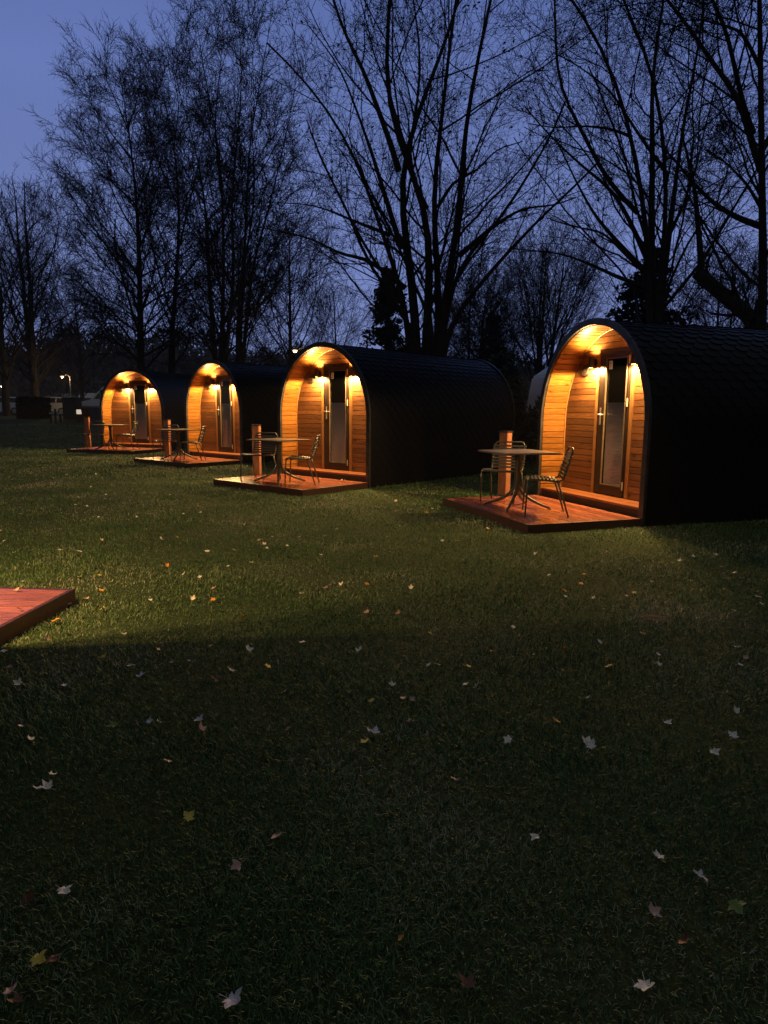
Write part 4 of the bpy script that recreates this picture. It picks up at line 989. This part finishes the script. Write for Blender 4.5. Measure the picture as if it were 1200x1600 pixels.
BIG = [(361, 1562, 'lilac', .052, 'large crumpled lilac grey leaf at the bottom edge of the photo', 2), (372, 1351, 'pink', .042, 'pale pink leaf alone in the lower left lawn', 3),
 (57, 1497, 'yellow', .042, 'yellow lobed leaf in the bottom left corner', 0), (80, 1497, 'brown', .035, 'dark red brown leaf touching the yellow one bottom left', 1), (18, 1548, 'pink', .035, 'reddish leaf at the lower left edge', 3),
 (625, 1468, 'orange', .026, 'small folded orange leaf alone low in the middle', 3), (838, 1307, 'pale', .040, 'pale three lobed leaf with stalk in the lower right lawn', 3), (1031, 1339, 'pale', .038, 'white lobed leaf low on the right', 0),
 (1148, 1412, 'green', .048, 'olive green leaf near the lower right corner', 0), (1098, 1370, 'lilac', .045, 'dark greyish leaf right of the white lobed one', 1), (572, 1158, 'yellow', .042, 'yellow leaf paired with a lilac one in the middle of the lawn', 0),
 (586, 1146, 'lilac', .055, 'lilac curled leaf touching the yellow one mid lawn', 4), (795, 1155, 'pale', .042, 'rounded pale leaf right of the middle of the lawn', 1), (868, 1169, 'pink', .044, 'peach coloured lobed leaf right of the rounded pale one', 0),
 (711, 1218, 'pink', .034, 'small pink curled leaf below the middle of the lawn', 2), (262, 1188, 'pink', .036, 'tan leaf alone in the left dark lawn', 1), (249, 1128, 'pale', .036, 'narrow white leaf in the left dark lawn', 3), (309, 1125, 'lilac', .045, 'lilac serrated leaf right of the narrow white one', 4),
 (178, 1131, 'green', .042, 'dull green leaf in the left dark lawn', 0), (271, 1034, 'pink', .045, 'pinkish leaf just below the lamp light edge on the left', 3), (88, 968, 'orange', .062, 'largest bright orange leaf beside the bare deck corner', 0),
 (159, 921, 'orange', .046, 'orange leaf upright in the grass right of the bare deck', 1), (156, 899, 'yellow', .036, 'yellow leaf furthest up right of the bare deck', 2), (153, 948, 'pink', .040, 'pink curled leaf under the orange one near the bare deck', 2),
 (334, 936, 'orange', .045, 'deep orange leaf left of the middle', 0), (379, 961, 'orange', .038, 'rusty orange leaf below and right of the deep orange one', 4), (573, 911, 'orange', .042, 'orange leaf in the middle of the lawn', 1), (642, 919, 'pale', .042, 'bright white cupped leaf in the middle of the lawn', 5),
 (952, 1040, 'yellow', .048, 'golden yellow lobed leaf right of centre', 0), (1005, 989, 'pink', .040, 'peach leaf beside the dark hole in the lawn', 1), (1132, 904, 'pale', .052, 'left pale leaf of the three at the right edge', 2), (1148, 894, 'pale', .042, 'upper pale leaf of the three at the right edge', 1), (1160, 903, 'pale', .046, 'right pale leaf of the three at the right edge', 0),
 (667, 801, 'yellow', .055, 'yellow leaf left of the nearest deck corner', 0), (762, 825, 'orange', .048, 'orange leaf just below the nearest deck', 1), (794, 1028, 'pale', .042, 'white flat curled leaf right of centre', 5), (733, 1041, 'yellow', .046, 'dull yellow leaf left of the white flat curled one', 0),
 (420, 1041, 'yellow', .042, 'yellow green leaf left of centre near the light edge', 1), (504, 1038, 'pale', .038, 'long white leaf left of centre', 5), (443, 1081, 'pink', .040, 'pale pink leaf below the yellow green one', 0), (883, 923, 'orange', .050, 'orange tan leaf below the nearest deck front', 0), (907, 911, 'orange', .046, 'rust orange leaf right of the tan one below the nearest deck', 1),
 (332, 1008, 'yellow', .045, 'upright folded yellow leaf on the light edge at left', 3)]
for px, py, c, s, lab, v in BIG: leaf(px, py, c, s*.74, lab, v)
SM = """36 908 pale;61 911 pink;28 921 pale;135 936 pink;109 944 pale;235 938 pale;252 950 yellow;75 1000 pink;192 990 pale;30 794 pink;33 803 pale;1 829 pink;7 844 pale;22 863 pale;94 859 pale;125 861 pale;80 852 brown;123 777 pale;117 789 pale;136 790 pale;164 779 pale;165 773 pale;126 814 pale;146 808 pale;153 808 pale;214 807 pale;160 845 pale;278 840 yellow;252 842 pale;324 836 yellow;324 861 pale;367 860 pale;393 879 pale;254 884 pale;262 884 orange;286 897 pale;312 902 pale;334 919 pink;345 931 pale;301 936 pale;356 884 pale;242 798 yellow;287 803 pale;310 792 yellow;314 801 pale;298 781 yellow;265 773 pale;271 734 orange;316 738 pale;104 742 pale;152 755 pale;143 761 pale;150 741 pale;19 749 pale;5 731 pale;83 747 pale;43 758 pale;191 754 pale;207 765 pale;228 757 pale;79 779 pale;381 820 pale;405 844 pink;412 850 pale;418 857 pale;449 852 pale;468 838 pale;506 838 pale;527 827 pale;493 822 pale;425 838 pale;605 839 pale;625 822 pale;633 821 pale;664 844 orange;691 844 pale;715 845 orange;587 870 yellow;731 882 pale;773 870 pale;650 771 pale;619 782 pale;675 795 pale;502 867 pale;506 919 pink;471 927 pale;533 914 pale;536 942 lilac;573 956 pink;620 959 pink;763 939 yellow;673 990 yellow;572 972 pale;472 1002 pale;561 1017 pale;770 1018 orange;803 979 pale;870 1006 yellow;669 1040 pale;683 1037 pale;613 1070 pale;580 1096 yellow;630 1090 pink;643 1093 pink;644 1128 pink;448 1138 brown;427 1309 pink;726 1068 pale;743 1074 pale;895 855 orange;836 866 pale;948 861 yellow;919 878 pale;995 880 pink;1035 885 orange;1020 909 pink;978 931 pink;928 934 pale;883 931 pale;899 939 pale;858 898 pale;845 914 yellow;913 896 orange;871 949 yellow;868 972 pale;938 1003 pale;832 1022 pale;884 1016 orange;1030 1039 pale;1029 1022 lilac;1165 1028 pink;1151 1011 pale;1147 953 pale;1189 943 pale;1184 932 lilac;1118 866 pale;1128 885 pale;1061 876 pale;1084 870 pale;1089 966 pink;1156 1039 pale;1083 1065 brown;912 1092 pale;868 1126 orange;917 1161 pale;922 1166 pale;1042 1129 pale;1151 1112 pale;1145 1150 pale;1115 1174 pale;1112 1210 pink;293 1278 yellow;82 1210 pale;76 1230 pale;60 1232 lilac;48 1155 pale;33 1134 pale;101 1070 pale;30 1068 pale;13 1042 pink;5 1016 pale;205 1040 lilac;220 1056 lilac;301 1034 pale;340 1060 brown;362 1048 pale;388 1016 pale;247 1015 pink;160 1027 yellow;232 1127 lilac;315 1140 pink;160 950 yellow;247 1005 yellow;98 1390 pale;46 1405 brown;1067 1470 brown;1008 1538 pale;1020 1425 pink;30 1563 brown;1094 1370 lilac;990 925 yellow;735 1540 brown""".split(';')
for s in SM:
    a, b, c = s.split(); leaf(float(a), float(b), c, rnd.uniform(.024, .036))
# leaves lying on decks
for px, py, c, s, lab in ((466, 744, 'yellow', .04, 'yellow leaf on the middle deck under the chair'), (533, 750.5, 'pale', .045, 'pale curled leaf on the middle deck before the door'), (538, 751.5, 'yellow', .035, 'small yellow leaf touching the pale one on the middle deck'), (27, 921, 'pink', .03, 'small pink leaf lying on the bare left deck'), (31, 951, 'brown', .03, 'dark leaf lying on the bare left deck')):
    leaf(px, py, c, s, lab, None, .115)
